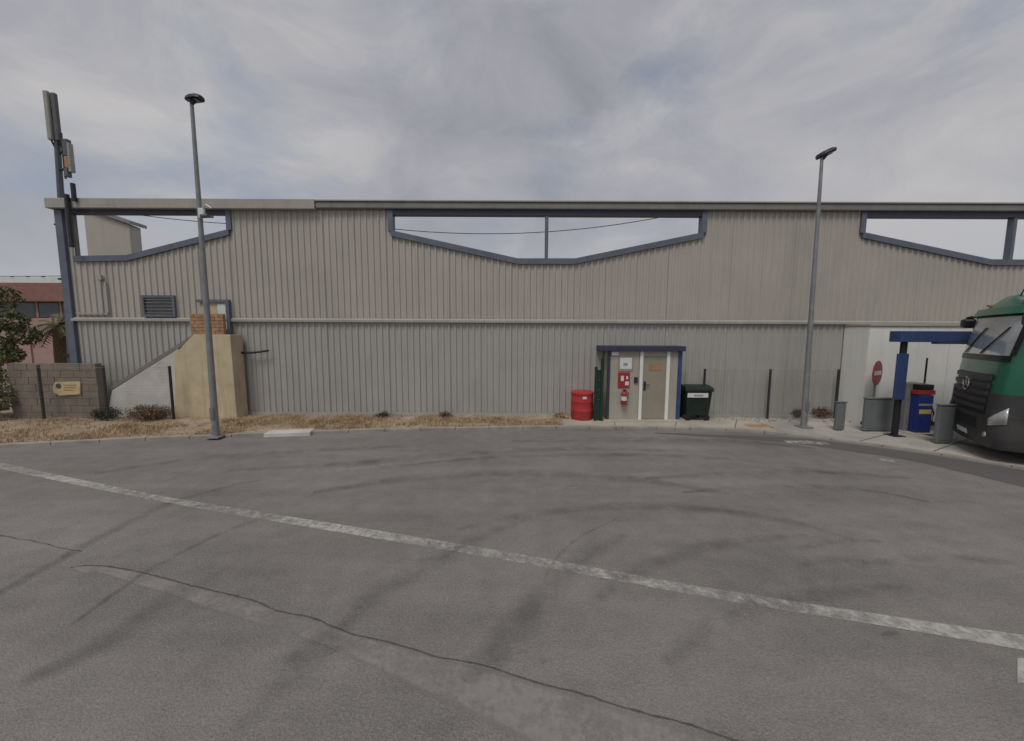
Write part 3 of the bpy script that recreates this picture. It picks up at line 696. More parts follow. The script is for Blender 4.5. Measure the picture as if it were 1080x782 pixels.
# ================================================================== RED DRUM, RUBBISH CONTAINER
YD = G(613, 444, .06).y+.32
a, b = W(602, 430, YD).x, W(625.5, 430, YD).x; rr = (b-a)/2; zt = W(613, 415, YD-.3).z
dm = thing('red_drum', 'red plastic drum with lid standing beside the green gate leaf', 'drum', ((a+b)/2, YD, .055))
z = .055; h = zt-z
prof = [(rr*.93, z), (rr*.97, z+.03), (rr*.97, z+h*.3), (rr, z+h*.33), (rr, z+h*.36), (rr*.97, z+h*.39), (rr*.97, z+h*.63), (rr, z+h*.66), (rr, z+h*.69), (rr*.97, z+h*.72), (rr*.97, z+h*.93), (rr*.9, z+h*.97)]
MB().lathe(prof, ((a+b)/2, YD, 0), 28).build('body', 'red', dm, smooth=35)
ld = MB().lathe([(rr*.985, z+h*.935), (rr*1.02, z+h*.94), (rr*1.02, z+h), (rr*.9, z+h*1.03), (rr*.5, z+h*1.05), (.02, z+h*1.055)], ((a+b)/2, YD, 0), 28).build('lid', 'red', dm, smooth=35)
MB().box(((a+b)/2-.05, YD-rr*1.02-.008, z+h*.8), ((a+b)/2+.07, YD-rr*.95, z+h*.88)).build('sticker', 'white', dm)
YC = G(731, 444.5, .06).y+.37
a, b = W(717, 425, YC).x, W(746, 425, YC).x; xc = (a+b)/2; wd = b-a
cb_ = thing('rubbish_container', 'dark wheeled rubbish container with white sticker beside the porch', 'rubbish container', (xc, YC, .06))
z0 = .06; zt = W(731, 408.5, YC-.4).z
def taper(x0, x1, y0, y1, zb, ztp, k): # box narrower at the bottom
    ix = (x1-x0)*k; iy = (y1-y0)*k
    return [(x0+ix, y0+iy, zb), (x1-ix, y0+iy, zb), (x1-ix, y1-iy, zb), (x0+ix, y1-iy, zb), (x0, y0, ztp), (x1, y0, ztp), (x1, y1, ztp), (x0, y1, ztp)]
BF = [(0,3,2,1),(4,5,6,7),(0,1,5,4),(1,2,6,5),(2,3,7,6),(3,0,4,7)]
MB().add(taper(xc-wd*.46, xc+wd*.46, YC-.36, YC+.34, z0+.17, zt-.14, .07), BF).build('body', 'bin', cb_, bevel=.03)
MB().box((xc-wd*.5, YC-.385, zt-.155), (xc+wd*.5, YC+.36, zt-.09)).build('rim', 'bin', cb_, bevel=.02)
lid = MB(); 
pts = [(-.38, -.09), (-.35, -.03), (-.18, .015), (.08, .03), (.3, .0), (.35, -.09)]
lid.prism([Vector((xc-wd*.49, YC+y, zt+zz)) for y, zz in pts], (wd*.98, 0, 0)).build('lid', 'bin', cb_, bevel=.012)
stk = MB().box((xc-wd*.42, YC-.375, zt-.34), (xc+wd*.3, YC-.335, zt-.2)).build('sticker', 'white', cb_)
MB().box((xc-wd*.2, YC-.379, zt-.30), (xc+wd*.12, YC-.376, zt-.25)).build('sticker_print', 'pink', stk)
for sx in (-1, 1):
    for sy in (-1, 1):
        MB().lathe([(.03, -.03), (.09, -.028), (.1, 0), (.09, .028), (.03, .03)], (xc+sx*wd*.34, YC+sy*.27, z0+.1), 14, 'Y').build('wheel', 'rubber', cb_, smooth=40)
        MB().box((xc+sx*wd*.34-.02, YC+sy*.27-.045, z0+.1), (xc+sx*wd*.34+.02, YC+sy*.27+.045, z0+.2)).build('castor', 'dark', cb_)
for sx in (-1, 1): MB().tube([(xc+sx*wd*.52, YC-.2, zt-.2), (xc+sx*wd*.52, YC+.2, zt-.2)], .02, 6).build('lift_bar', 'bin', cb_)

# ================================================================== STREET LAMPS
def lamp(base_px, top_px, label, lean, head):
    g = G(*base_px, .06); top = W(*top_px, g.y)
    L = thing('street_lamp', label, 'street lamp', (g.x, g.y, .05), 'street lamps before the warehouse')
    tp = Vector((g.x+lean*(top.x-g.x), g.y, top.z))
    mid = Vector((g.x, g.y, .05)).lerp(tp, .28)
    MB().tube([(g.x, g.y, .05), (g.x+(mid.x-g.x)*.02, g.y, .1), mid, tp], [.088, .084, .072, .040], 12).build('pole', 'galv', L, smooth=40)
    MB().box((g.x-.17, g.y-.17, .04), (g.x+.17, g.y+.17, .075)).build('base_plate', 'galv', L, bevel=.008)
    MB().box((g.x-.05, g.y-.10, .55), (g.x+.05, g.y-.07, .85)).build('access_door', 'cabinet', L)
    hd, tilt = head
    mt = Matrix.Translation(tp) @ Matrix.Rotation(R(hd), 4, 'Z') @ Matrix.Rotation(R(tilt), 4, 'Y')
    MB().tube([mt @ Vector((0, 0, -.06)), mt @ Vector((.12, 0, .02))], .045, 8).build('spigot', 'dark', L, smooth=40)
    sec = [(-.13, .06, .05), (-.09, .10, .085), (.06, .13, .105), (.24, .13, .095), (.33, .08, .05)]
    vs = []
    for x, hw, hz_ in sec:
        for yy, zz in ((-hw, -.02), (-hw*.8, hz_*.6), (0, hz_), (hw*.8, hz_*.6), (hw, -.02), (0, -.035)): vs.append(mt @ Vector((x, yy, zz+.04)))
    fs = [(i*6+k, i*6+(k+1) % 6, (i+1)*6+(k+1) % 6, (i+1)*6+k) for i in range(len(sec)-1) for k in range(6)]+[tuple(range(6)), tuple(range(24, 30))]
    MB().add(vs, fs).build('lamp_head', 'dark', L, smooth=50)
    MB().box((-.02, -.085, -.010), (.24, .085, .004), mt).build('lens', 'glass', L)
    return L, tp
L1, t1 = lamp((228, 460.5), (202, 107), 'tall galvanised street lamp carrying white devices before the cream stair', 1.0, (-15, 2))
L2, t2 = lamp((847.5, 450), (867, 166), 'tall galvanised street lamp with tilted flat head before the grey sheets', 1.0, (-35, -20))
g = G(228, 460.5, .06)
cv = W(213, 226, g.y-.12)
cc = thing('cctv_camera', 'white wireless box and camera strapped high on the left lamp pole', 'camera', (cv.x, g.y-.05, cv.z))
MB().box((cv.x-.07, g.y-.16, cv.z-.1), (cv.x+.07, g.y-.085, cv.z+.14)).build('white_box', 'white', cc, bevel=.02)
MB().tube([(cv.x, g.y-.12, cv.z+.12), (cv.x+.18, g.y-.2, cv.z+.2), (cv.x+.3, g.y-.2, cv.z+.12)], .02, 6).build('bracket', 'white', cc, smooth=40)
MB().tube([(cv.x+.05, g.y-.2, cv.z-.07), (cv.x+.3, g.y-.3, cv.z-.1)], .045, 10).build('camera_body', 'antenna_dark', cc, smooth=40)
MB().box((cv.x-.10, g.y-.10, cv.z-.03), (cv.x+.12, g.y+.1, cv.z+.01)).build('pole_clamp', 'galv', cc)

# ================================================================== ANTENNA MAST
YM = YW-.05+.6
b0 = W(84, 392, YM); tpm = W(56, 99, YM)
ma = thing('antenna_mast', 'tall grey antenna mast with panel antenna at the warehouse corner', 'antenna mast', (b0.x-.25, YM, 0.0))
xm_ = b0.x-.25
lean_x = tpm.x
MB().tube([(xm_, YM, 0), (xm_, YM, 1.0), (lean_x+.02, YM, tpm.z-.1)], [.12, .115, .07], 12).build('pole', 'antenna_dark', ma, smooth=40)
def mast_x(z): return xm_+(lean_x+.02-xm_)*(z-1.0)/(tpm.z-1.1)
za, zb = W(52, 150, YM).z, W(52, 98, YM).z
for dx, dy, m_, k in ((-.10, -.10, 'antenna', 0), (.07, -.04, 'antenna_dark', 1)):
    xa = mast_x((za+zb)/2)+dx
    pa = MB().box((xa-.075, YM+dy-.06, za), (xa+.075, YM+dy+.06, zb-.03*k)).build('panel_antenna', m_, ma, bevel=.04)
    MB().tube([(xa, YM+dy, za), (xa+.05, YM+dy+.05, za-.22), (mast_x(za)+.06, YM, za-.4)], .025, 6).build('feeder_cable', 'dark', pa, smooth=40)
for (py0, py1, px, m_, w2) in ((147, 165, 71, 'antenna_dark', .085), (166, 178, 72.5, 'orange', .08), (151, 182, 75.5, 'antenna', .05), (178, 187, 71.5, 'antenna_dark', .06)):
    p, q = W(px, py1, YM-.15), W(px, py0, YM-.15)
    MB().box((p.x-w2, YM-.20, p.z), (p.x+w2, YM-.06, q.z)).build('radio_unit', m_, ma, bevel=.02)
for py in (152, 180):
    p = W(72, py, YM); MB().tube([(mast_x(p.z), YM, p.z), (p.x, YM-.1, p.z)], .035, 6).build('support_arm', 'dark', ma)
MB().tube([(W(68, 140, YM).x, YM-.1, W(68, 142, YM).z), (W(73, 190, YM).x, YM-.1, W(73, 190, YM).z)], .03, 6).build('support_pipe', 'dark', ma)
for z in (2.0, 4.6, 6.4): MB().box((mast_x(z)-.14, YM-.14, z), (mast_x(z)+.14, YM+.14, z+.06)).build('pole_band', 'dark', ma)

# ================================================================== WHITE ANNEX AND BLUE GANTRY
YN = G(925, 447.5, .04).y
xa = W(886, 400, YW-.05).x; zt = W(930, 344.5, YN).z
ax = thing('white_annex', 'flat white annex wall projecting from the warehouse behind the blue gantry', 'annex', (xa+3, YN+.5, .03))
MB().box((xa, YN+.03, .03), (xa+.06, YW-.05, zt-.01)).build('side_panel', 'white_wall', ax)
pw = 1.25; k = 0; x = xa
while x < xa+11:
    MB().box((x+.006, YN, .12), (x+pw-.006, YN+.05, zt)).build('wall_panel', 'white_wall', ax, bevel=.004); x += pw
MB().box((xa+.0, YN-.02, .03), (x, YN+.03, .117)).build('plinth', 'truck_grey', ax)
MB().box((xa-.02, YN-.04, zt+.003), (x, YW-.05, zt+.07)).build('roof_cap', 'trim', ax, bevel=.01)

gb = G(941, 459.5, .04); YGn = gb.y
ga = thing('blue_gantry', 'blue height bar gantry on a dark post before the white annex', 'gantry', (gb.x, YGn, .035))
xp = gb.x+.06; zb1, zt1 = W(980, 361, YGn).z, W(980, 349.5, YGn).z
x_end = xp+3.9
MB().box((xp-.05, YGn-.06, .035), (xp+.05, YGn+.06, zb1+.02)).build('post', 'dark', ga, bevel=.01)
MB().box((x_end-.2, YGn-.07, .035), (x_end-.06, YGn+.07, zb1+.02)).build('post', 'dark', ga, bevel=.01)
bm_ = MB().box((W(944, 355, YGn).x, YGn-.16, zb1), (x_end, YGn+.16, zt1)).build('beam', 'blue_strong', ga, bevel=.015)
MB().box((W(983, 355, YGn).x, YGn-.17, zb1-.05), (x_end-.4, YGn+.0, zb1-.003)).build('lower_rail', 'navy', bm_)
MB().box((W(940, 400, YGn).x, YGn-.13, W(945, 421, YGn).z), (W(951, 400, YGn).x+.0, YGn-.075, W(945, 373, YGn).z)).build('side_board', 'blue_strong', ga, bevel=.008)
MB().box((xp-.16, YGn-.16, .03), (xp+.16, YGn+.16, .055)).build('base_plate', 'dark', ga)

# no entry sign
gs = YN-.35
p = W(924, 393.5, gs)
ns_ = thing('no_entry_sign', 'round red no entry sign with white bar before the white annex', 'sign', (p.x, gs, .035))
rt = Matrix.Translation((p.x, gs-.04, p.z)) @ Matrix.Rotation(R(30), 4, 'Z')
def disc(r, y0, y1, sx=1.0, n=28):
    m = MB(); m.lathe([(r, y0), (r, y1)], (0, 0, 0), n, 'Y'); m.v = [rt @ v for v in m.v]; return m
rd = .37
fc = disc(rd, -.012, .012).build('disc', 'red_sign', ns_)
MB().box((-rd*.72, -.018, -rd*.17), (rd*.72, -.0125, rd*.17), rt).build('bar', 'white', fc)
MB().tube([(p.x, gs, .0), (p.x, gs, p.z+.2)], .028, 8).build('post', 'galv', ns_, smooth=40)

# grey steel guard cabinets
def cabinet(px0, px1, pyb, pyt, label, depth, d2=0):
    g0 = G(px0, pyb, .035); Y = g0.y; x0 = g0.x; x1 = W(px1, pyb, Y).x; z = W((px0+px1)/2, pyt, Y).z
    c_ = thing('guard_cabinet', label, 'cabinet', ((x0+x1)/2, Y+depth/2, .035), 'grey guard cabinets on the forecourt')
    MB().box((x0, Y, .06), (x1, Y+depth, z)).build('body', 'cabinet', c_, bevel=.018)
    MB().box((x0+.03, Y+.03, .03), (x1-.03, Y+depth-.03, .0595)).build('plinth', 'dark', c_)
    dpl = MB().box((x0+.04, Y-.012, .14), (x1-.04, Y-.002, z-.06)).build('door_panel', 'cabinet', c_, bevel=.006)
    if x1-x0 > .5: MB().box((x1-.12, Y-.024, z*.5), (x1-.09, Y-.013, z*.5+.12)).build('latch', 'dark', dpl)
    MB().box((x0-.015, Y-.02, z+.002), (x1+.015, Y+depth+.015, z+.03)).build('cap', 'cabinet', c_, bevel=.008)
    return c_
cabinet(881.5, 890.5, 454.5, 425, 'narrow grey cabinet at the corner of the white annex', .1)
cabinet(911, 944, 455.5, 421, 'wide grey cabinet at the foot of the blue gantry', .1)
cabinet(987.5, 1004, 468.5, 428, 'grey cabinet before the front of the green truck', .1)

# fuel pump
g0 = G(961, 456.5, .035); YPm = g0.y; g0 = G(961, 456.5, .035)
x0, x1 = g0.x, W(977, 456, YPm).x
pm = thing('service_pump', 'blue service pump with grey cabinet behind it on the forecourt', 'pump', ((x0+x1)/2, YPm+.25, .035))
Zp = lambda py: W(970, py, YPm).z
MB().box((x0-.10, YPm+.12, .04), (x1-.03, YPm+.5, Zp(405))).build('rear_cabinet', 'galv', pm, bevel=.02)
bd = MB().box((x0, YPm-.1, .06), (x1, YPm+.115, Zp(416.5))).build('body', 'pump_blue', pm, bevel=.02)
MB().box((x0-.02, YPm-.105, Zp(416)), (x1+.02, YPm+.115, Zp(411.5))).build('red_band', 'red_sign', pm, bevel=.008)
MB().box((x0+.03, YPm-.10, Zp(411.3)), (x1-.03, YPm+.115, Zp(405.5))).build('display', 'truck_black', pm, bevel=.012)
MB().box((x0+.05, YPm-.108, Zp(436)), (x1-.05, YPm-.101, Zp(431.5))).build('yellow_label', 'yellow', bd)
MB().box((x0+.02, YPm-.106, Zp(427.5)), (x1-.02, YPm-.101, Zp(425.5))).build('white_stripe', 'antenna', bd)
MB().box((x0+.1, YPm-.112, Zp(441)), (x0+.16, YPm-.101, Zp(439))).build('lock', 'chrome', bd)
MB().tube([(x1+.01, YPm, Zp(425)), (x1+.1, YPm-.04, Zp(435)), (x1+.08, YPm-.04, Zp(446)), (x1+.02, YPm, Zp(440))], .02, 6).build('hose', 'rubber', pm, smooth=40)
MB().box((x0-.25, YPm-.2, .03), (x1+.3, YPm+.6, .058)).build('island', 'concrete', pm, bevel=.01)
q = W(982, 378, YPm+.2)
po = thing('thin_pole', 'thin dark pole rising beside the blue pump', 'pole', (W(980, 440, YPm+.2).x+.12, YPm+.2, .035))
MB().tube([(q.x, YPm+.3, .0), (q.x, YPm+.3, q.z)], .022, 8).build('pole', 'dark', po, smooth=40)
MB().lathe([(.08, .03), (.08, .07), (.03, .09)], (q.x, YPm+.3, 0), 12).build('pole_base', 'dark', po)

# ================================================================== TRUCK
def zdep(px, Y, z):                       # ground plan point on pixel column px at depth Y, height z
    d0 = None
    lo, hi = -400.0, 1500.0
    for _ in range(50):
        mid = (lo+hi)/2; d = ray(px, mid); zz = CAM_H+d.z*(Y/d.y)
        if zz > z: lo = mid
        else: hi = mid
    d = ray(px, lo); return Vector((d.x*Y/d.y, Y, 0))
Nn = zdep(1046, 8.0, 1.2); Ff = zdep(994, 10.3, 1.2)
fw = (Ff-Nn); TW = 2.46
fw.normalize(); Ff = Nn+fw*TW
head = Vector((-fw.y, fw.x, 0)); mid = (Nn+Ff)/2
tr = thing('truck', 'green lorry cab with dark bumper and grille standing on the forecourt', 'truck', (mid.x, mid.y, .035), rz=math.atan2(head.y, head.x), local=True)
# local frame: x forward, y left, z up
def fx(z):  # front plane set-back and half width, radius
    tab = [(.30, -.06, 1.18, .16), (.55, -.01, 1.23, .20), (1.0, 0.0, 1.23, .22), (1.7, -.02, 1.23, .24), (2.3, -.08, 1.225, .26), (3.25, -.24, 1.19, .30), (3.45, -.32, 1.16, .34), (3.75, -.62, 1.08, .38), (3.86, -1.05, .95, .4)]
    for p, q in zip(tab, tab[1:]):
        if p[0] <= z <= q[0]:
            t = (z-p[0])/(q[0]-p[0]); return [p[i]+(q[i]-p[i])*t for i in (1, 2, 3)]
    return list(tab[0][1:]) if z < .3 else list(tab[-1][1:])
BULGE = .09
def surf(s, z, off=0.0):
    f, hw, r = fx(z); sg = 1 if s >= 0 else -1; a = abs(s); st_ = hw-r; arc = r*math.pi/2
    if a <= st_:
        x = f-BULGE*(a/hw)**2; return Vector((x+off, sg*a, z))
    x0 = f-BULGE*(st_/hw)**2
    if a <= st_+arc:
        t = (a-st_)/r; return Vector((x0-r+(r+off)*math.cos(t), sg*(st_+(r+off)*math.sin(t)), z))
    return Vector((x0-r-(a-st_-arc), sg*(hw+off), z))
def patch(ss, zs, off, thick, name, m, parent, smooth=35, bevel=0):
    mb = MB(); n = len(ss)
    vo = [surf(s, z, off) for z in zs for s in ss]; vi = [surf(s, z, off-thick) for z in zs for s in ss]
    k = len(vo); mzs = len(zs)
    fs = [(j*n+i, j*n+i+1, (j+1)*n+i+1, (j+1)*n+i) for j in range(mzs-1) for i in range(n-1)]
    fs += [tuple(q+k for q in f[::-1]) for f in fs]
    for i in range(n-1):
        fs.append((i, i+k, i+1+k, i+1)); t = (mzs-1)*n; fs.append((t+i, t+i+1, t+i+1+k, t+i+k))
    for j in range(mzs-1):
        fs.append((j*n, (j+1)*n, (j+1)*n+k, j*n+k)); e = n-1; fs.append((j*n+e, j*n+e+k, (j+1)*n+e+k, (j+1)*n+e))
    mb.add(vo+vi, fs); return mb.build(name, m, parent, origin=(0, 0, 0), smooth=smooth, bevel=bevel)
def lin(a, b, n): return [a+(b-a)*i/(n-1) for i in range(n)]
SS = lin(-3.2, 3.2, 73)
zsb = [.95, 1.3, 1.7, 2.0, 2.3, 2.6, 3.0, 3.25, 3.45, 3.6, 3.75, 3.86]
# body: closed loop with back wall and roof
mb = MB(); LEN = 2.2; vs = []; ns2 = 61
for z in zsb:
    f, hw, r = fx(z); arcs = hw-r+r*math.pi/2+(LEN+min(f, 0)*1.0)
    for i in range(ns2):
        s = -arcs+2*arcs*i/(ns2-1); vs.append(surf(s, z))
q = ns2
fs = [(j*q+i, j*q+i+1, (j+1)*q+i+1, (j+1)*q+i) for j in range(len(zsb)-1) for i in range(q-1)]
fs += [(j*q+q-1, j*q, (j+1)*q, (j+1)*q+q-1) for j in range(len(zsb)-1)]
fs += [tuple((len(zsb)-1)*q+i for i in range(q)), tuple(range(q))[::-1]]
mb.add(vs, fs).build('cab', 'truck_green', tr, origin=(0, 0, 0), smooth=40)
S1 = 1.36
ws = patch(lin(-1.12, 1.12, 25), lin(2.36, 3.22, 8), .012, .01, 'windscreen', 'screen_glass', tr)
patch(lin(-1.16, 1.16, 25), lin(2.22, 2.352, 3), .016, .014, 'windscreen_cowl', 'truck_black', tr)
patch(lin(-1.16, 1.16, 25), lin(3.222, 3.27, 2), .016, .014, 'windscreen_seal', 'truck_black', ws)
for s in (-1, 1):
    patch(lin(s*1.12, s*1.2, 3), lin(2.36, 3.22, 6), .014, .012, 'windscreen_pillar', 'truck_black', ws)
# sun visor
patch(lin(-1.2, 1.2, 25), [3.275, 3.36, 3.44], .10, .012, 'sun_visor', 'truck_green', tr)
for s in (-.9, 0, .9): patch([s-.03, s+.03], [3.33, 3.37], .095, .095, 'visor_bracket', 'truck_black', tr)
# wipers
for s in (-.75, .15):
    MB().tube([surf(s, 2.38, .03), surf(s+.45, 2.72, .035), surf(s+.75, 2.98, .03)], .014, 5).build('wiper', 'truck_black', ws, origin=(0, 0, 0))
# grille: dark panel with broad slats
gr = patch(lin(-.86, .86, 17), lin(1.02, 1.92, 4), .012, .01, 'grille', 'truck_black', tr)
for k, (za, zb2, hw) in enumerate(((1.80, 1.90, .88), (1.62, 1.72, .87), (1.44, 1.54, .85), (1.27, 1.37, .84), (1.1, 1.2, .82))):
    patch(lin(-hw, hw, 17), [za, (za+zb2)/2, zb2], .05, .036, 'slat', 'truck_grey', gr)
# star emblem in its ring
c0 = surf(0, 1.64, .07)
em = MB(); ringp = [c0+Vector((0, .15*math.cos(t), .15*math.sin(t))) for t in lin(0, 2*math.pi, 25)]
em.tube(ringp, .014, 6, False)
for k in range(3):
    t = math.pi/2+k*2*math.pi/3; tipp = c0+Vector((0, .145*math.cos(t), .145*math.sin(t)))
    l_, r_ = t+math.pi/3, t-math.pi/3; bl_ = c0+Vector((0, .035*math.cos(l_), .035*math.sin(l_))); br_ = c0+Vector((0, .035*math.cos(r_), .035*math.sin(r_))); ctr = c0+Vector((.025, 0, 0))
    em.add([tipp, bl_, ctr, br_, c0-Vector((.005, 0, 0))], [(0, 1, 2), (0, 2, 3), (0, 4, 1), (0, 3, 4)])
em.build('emblem', 'chrome', gr, origin=(0, 0, 0))
# bumper wrapped round the corners, steps in profile
bp = patch(lin(-1.75, 1.75, 49), [.30, .36, .52, .56, .80, .84, 1.0], .045, .04, 'bumper', 'truck_grey', tr)
patch(lin(-.62, .62, 13), [.66, .72, .82, .9], .055, .008, 'air_intake', 'truck_black', bp)
pl = patch(lin(-.27, .27, 5), [.44, .55], .062, .012, 'number_plate', 'white', bp)
for s in (-1, 1):
    lo_, hi_ = (1.06, 1.30) if s > 0 else (-1.30, -1.06)
    ss = lin(lo_, hi_, 9)
    mbq = MB(); vs = []; 
    for i, u in enumerate(ss):
        t = (abs(u)-1.06)/.24; zl_ = .80+.08*t; zh_ = .95+.30*t
        vs += [surf(u, zl_, .062), surf(u, zh_, .062)]
    mbq.add(vs, [(2*i, 2*i+2, 2*i+3, 2*i+1) for i in range(8)])
    md_ = mbq.build('headlight', 'lamp_glass', tr, origin=(0, 0, 0), smooth=40)
    sm = md_.modifiers.new('Solid', 'SOLIDIFY'); sm.thickness = .02
    MB().tube([surf(s*1.0, .58, .05), surf(s*1.0, .58, .07)], .06, 12).build('fog_lamp', 'lamp_glass', bp, origin=(0, 0, 0))
    # dark corner below the door and wheel arch, green side door with seam, side window
    so_ = 1.35*s
    patch(lin(s*.90, s*1.55, 9), lin(1.005, 1.52, 4), .030, .028, 'corner_panel', 'truck_grey', tr)
    patch(lin(s*1.62, s*2.72, 8), lin(1.56, 2.28, 6), .014, .012, 'door', 'truck_green', tr)
    patch(lin(s*1.62, s*2.72, 8), lin(1.02, 1.54, 4), .02, .018, 'door_skirt', 'truck_grey', tr)
    patch(lin(s*1.56, s*1.60, 3), lin(1.02, 3.3, 8), .006, .004, 'door_seam', 'truck_black', tr)
    patch(lin(s*1.68, s*2.66, 8), lin(2.34, 3.16, 6), .014, .012, 'side_window', 'glass', tr)
    patch(lin(s*2.5, s*2.66, 3), [1.98, 2.05], .04, .024, 'door_handle', 'truck_black', tr)
    for z0_, z1_ in ((.32, .54), (.58, .78), (.82, 1.0)): patch(lin(s*1.76, s*2.0, 4), [z0_, z1_], .04, .03, 'entry_step', 'truck_grey', tr)
    # mirrors on arms
    b_ = surf(s*1.36, 3.2, .0)
    arm = MB().tube([b_, b_+Vector((.12, s*.10, .12)), b_+Vector((.30, s*.26, .06)), b_+Vector((.34, s*.30, -.06))], [.035, .04, .045, .05], 8)
    ar = arm.build('mirror_arm', 'truck_black', tr, origin=(0, 0, 0), smooth=40)
    MB().box(tuple(b_+Vector((.16, s*.30-.13, -.20))), tuple(b_+Vector((.40, s*.30+.13, .04)))).build('mirror_head', 'truck_black', ar, origin=(0, 0, 0), bevel=.05)
# marker lamps and roof fairing
for s in (-.8, .8): MB().box(tuple(surf(s, 3.52)+Vector((-.02, -.07, 0))), tuple(surf(s, 3.52)+Vector((.05, .07, .05)))).build('marker_lamp', 'orange', tr, origin=(0, 0, 0), bevel=.01)
MB().tube([surf(.1, 3.7), surf(.1, 3.7)+Vector((-.05, 0, .16))], .012, 6).build('aerial', 'truck_black', tr, origin=(0, 0, 0))
MB().prism([Vector((-.95, -.95, 3.80)), Vector((-2.2, -1.05, 3.80)), Vector((-2.2, -1.05, 4.25)), Vector((-1.7, -1.02, 4.18)), Vector((-1.1, -.97, 3.93))], (0, 2.0, 0)).build('roof_fairing', 'white', tr, origin=(0, 0, 0), bevel=.05)
# lower cab, chassis, wheels
MB().box((-2.1, -1.12, .62), (-.35, 1.12, .96)).build('lower_cab', 'truck_grey', tr, origin=(0, 0, 0), bevel=.03)
for s in (-1, 1): MB().box((-6.0, s*.42-.05, .75), (-.5, s*.42+.05, 1.02)).build('chassis_rail', 'truck_black', tr, origin=(0, 0, 0))
for xw_, dual in ((-1.38, 0), (-5.0, 1)):
    for s in (-1, 1):
        ww = .30 if not dual else .58
        yc = s*(1.22-ww/2)
        wh = MB().lathe([(.29, -ww/2), (.44, -ww/2), (.50, -ww/2+.05), (.505, 0), (.50, ww/2-.05), (.44, ww/2), (.29, ww/2)], (xw_, yc, .505), 32, 'Y').build('wheel', 'rubber', tr, origin=(0, 0, 0), smooth=30)
        MB().lathe([(.285, -ww/2+.02), (.285, ww/2-.06), (.2, ww/2-.1), (.12, ww/2+.0), (.05, ww/2+.02)] if s > 0 else [(.05, -ww/2-.02), (.12, -ww/2), (.2, -ww/2+.1), (.285, -ww/2+.06), (.285, ww/2-.02)], (xw_, yc, .505), 24, 'Y').build('rim', 'galv', wh, origin=(0, 0, 0), smooth=30)
        MB().prism([Vector((xw_+.62*math.cos(t), yc-s*ww/2, .505+.6*math.sin(t))) for t in lin(.15, math.pi-.15, 13)]+[Vector((xw_+.58*math.cos(t), yc-s*ww/2, .505+.56*math.sin(t))) for t in lin(math.pi-.15, .15, 13)], (0, s*ww, 0)).build('mudguard', 'truck_black', tr, origin=(0, 0, 0))
    MB().tube([(xw_, -1.0, .505), (xw_, 1.0, .505)], .07, 8).build('axle', 'truck_black', tr, origin=(0, 0, 0))
MB().box((-4.0, -1.1, .5), (-2.6, -.5, 1.05)).build('fuel_tank', 'galv', tr, origin=(0, 0, 0), bevel=.1)
MB().box((-4.0, .5, .5), (-2.6, 1.1, 1.05)).build('battery_box', 'truck_black', tr, origin=(0, 0, 0), bevel=.05)
MB().lathe([(.5, 1.10), (.52, 1.14), (.5, 1.18)], (-4.9, 0, 0), 24).build('fifth_wheel', 'truck_black', tr, origin=(0, 0, 0))
MB().box((-5.2, -.4, 1.0), (-4.6, .4, 1.11)).build('fifth_wheel_mount', 'truck_black', tr, origin=(0, 0, 0))

# ================================================================== FAR LEFT: PINK BUILDING, TREES
YK = 30.0
pk = thing('pink_building', 'pink building with red roof edge beyond the block wall', 'building', (W(-60, 380, YK).x, YK+4, -.03))
p0 = W(-260, 336, YK); p1 = W(72, 336, YK); xr_ = W(90, 360, YK).x
zr0, zr1 = W(30, 318.5, YK).z, W(30, 299.5, YK).z
MB().box((p0.x, YK, -.03), (xr_, YK+9, W(30, 335.5, YK).z)).build('wall', 'pink', pk)
z0, z1 = W(30, 335, YK).z, zr0
MB().box((p0.x, YK+.12, z0), (xr_, YK+9, z1)).build('window_band_wall', 'shutter', pk)
x = p0.x
while x < xr_:
    wn2 = MB().box((x+.15, YK+.04, z0+.02), (x+1.75, YK+.118, z1-.1)).build('window', 'glass', pk)
    MB().box((x-.05, YK+.0, z0), (x+.13, YK+.1, z1)).build('window_post', 'pink', pk); x += 1.9
MB().box((p0.x-.3, YK-.6, zr0), (xr_+.3, YK+9.5, zr1)).build('roof_edge', 'roof_red', pk)
MB().box((p0.x-.1, YK+.2, zr1), (xr_+.1, YK+9.2, zr1+.55)).build('white_roof_band', 'white', pk)  # plain white band above the red roof edge
for px in (34, 60): 
    g0 = W(px, 380, YK); MB().box((g0.x-.1, YK-.1, 0), (g0.x+.1, YK-.002, z0)).build('pilaster', 'pink', pk)
# overhead line above it
def cable(label, A, B, sag, r, extra=None):
    t_ = thing('overhead_cable', label, 'cable', tuple(A))
    pts = [Vector(A).lerp(Vector(B), i/24)-Vector((0, 0, sag*4*(i/24)*(1-i/24))) for i in range(25)]
    MB().tube(pts, r, 5).build('wire', 'dark', t_); return t_, pts
ct, cp = cable('dark overhead cable with small lanterns above the pink building', W(-300, 283, YK+6), W(95, 291, YK+6), .3, .03)
for i in (19, 20, 21):
    q = cp[i]; MB().lathe([(.03, 0), (.14, -.06), (.16, -.22), (.05, -.3)], tuple(q), 10).build('lantern', 'dark', ct)
for A in (W(-300, 283, YK+6), W(95, 291, YK+6)):
    MB().tube([(A.x, A.y, zr1+.2), (A.x, A.y, A.z+.1)], .05, 6).build('cable_pole', 'dark', ct)
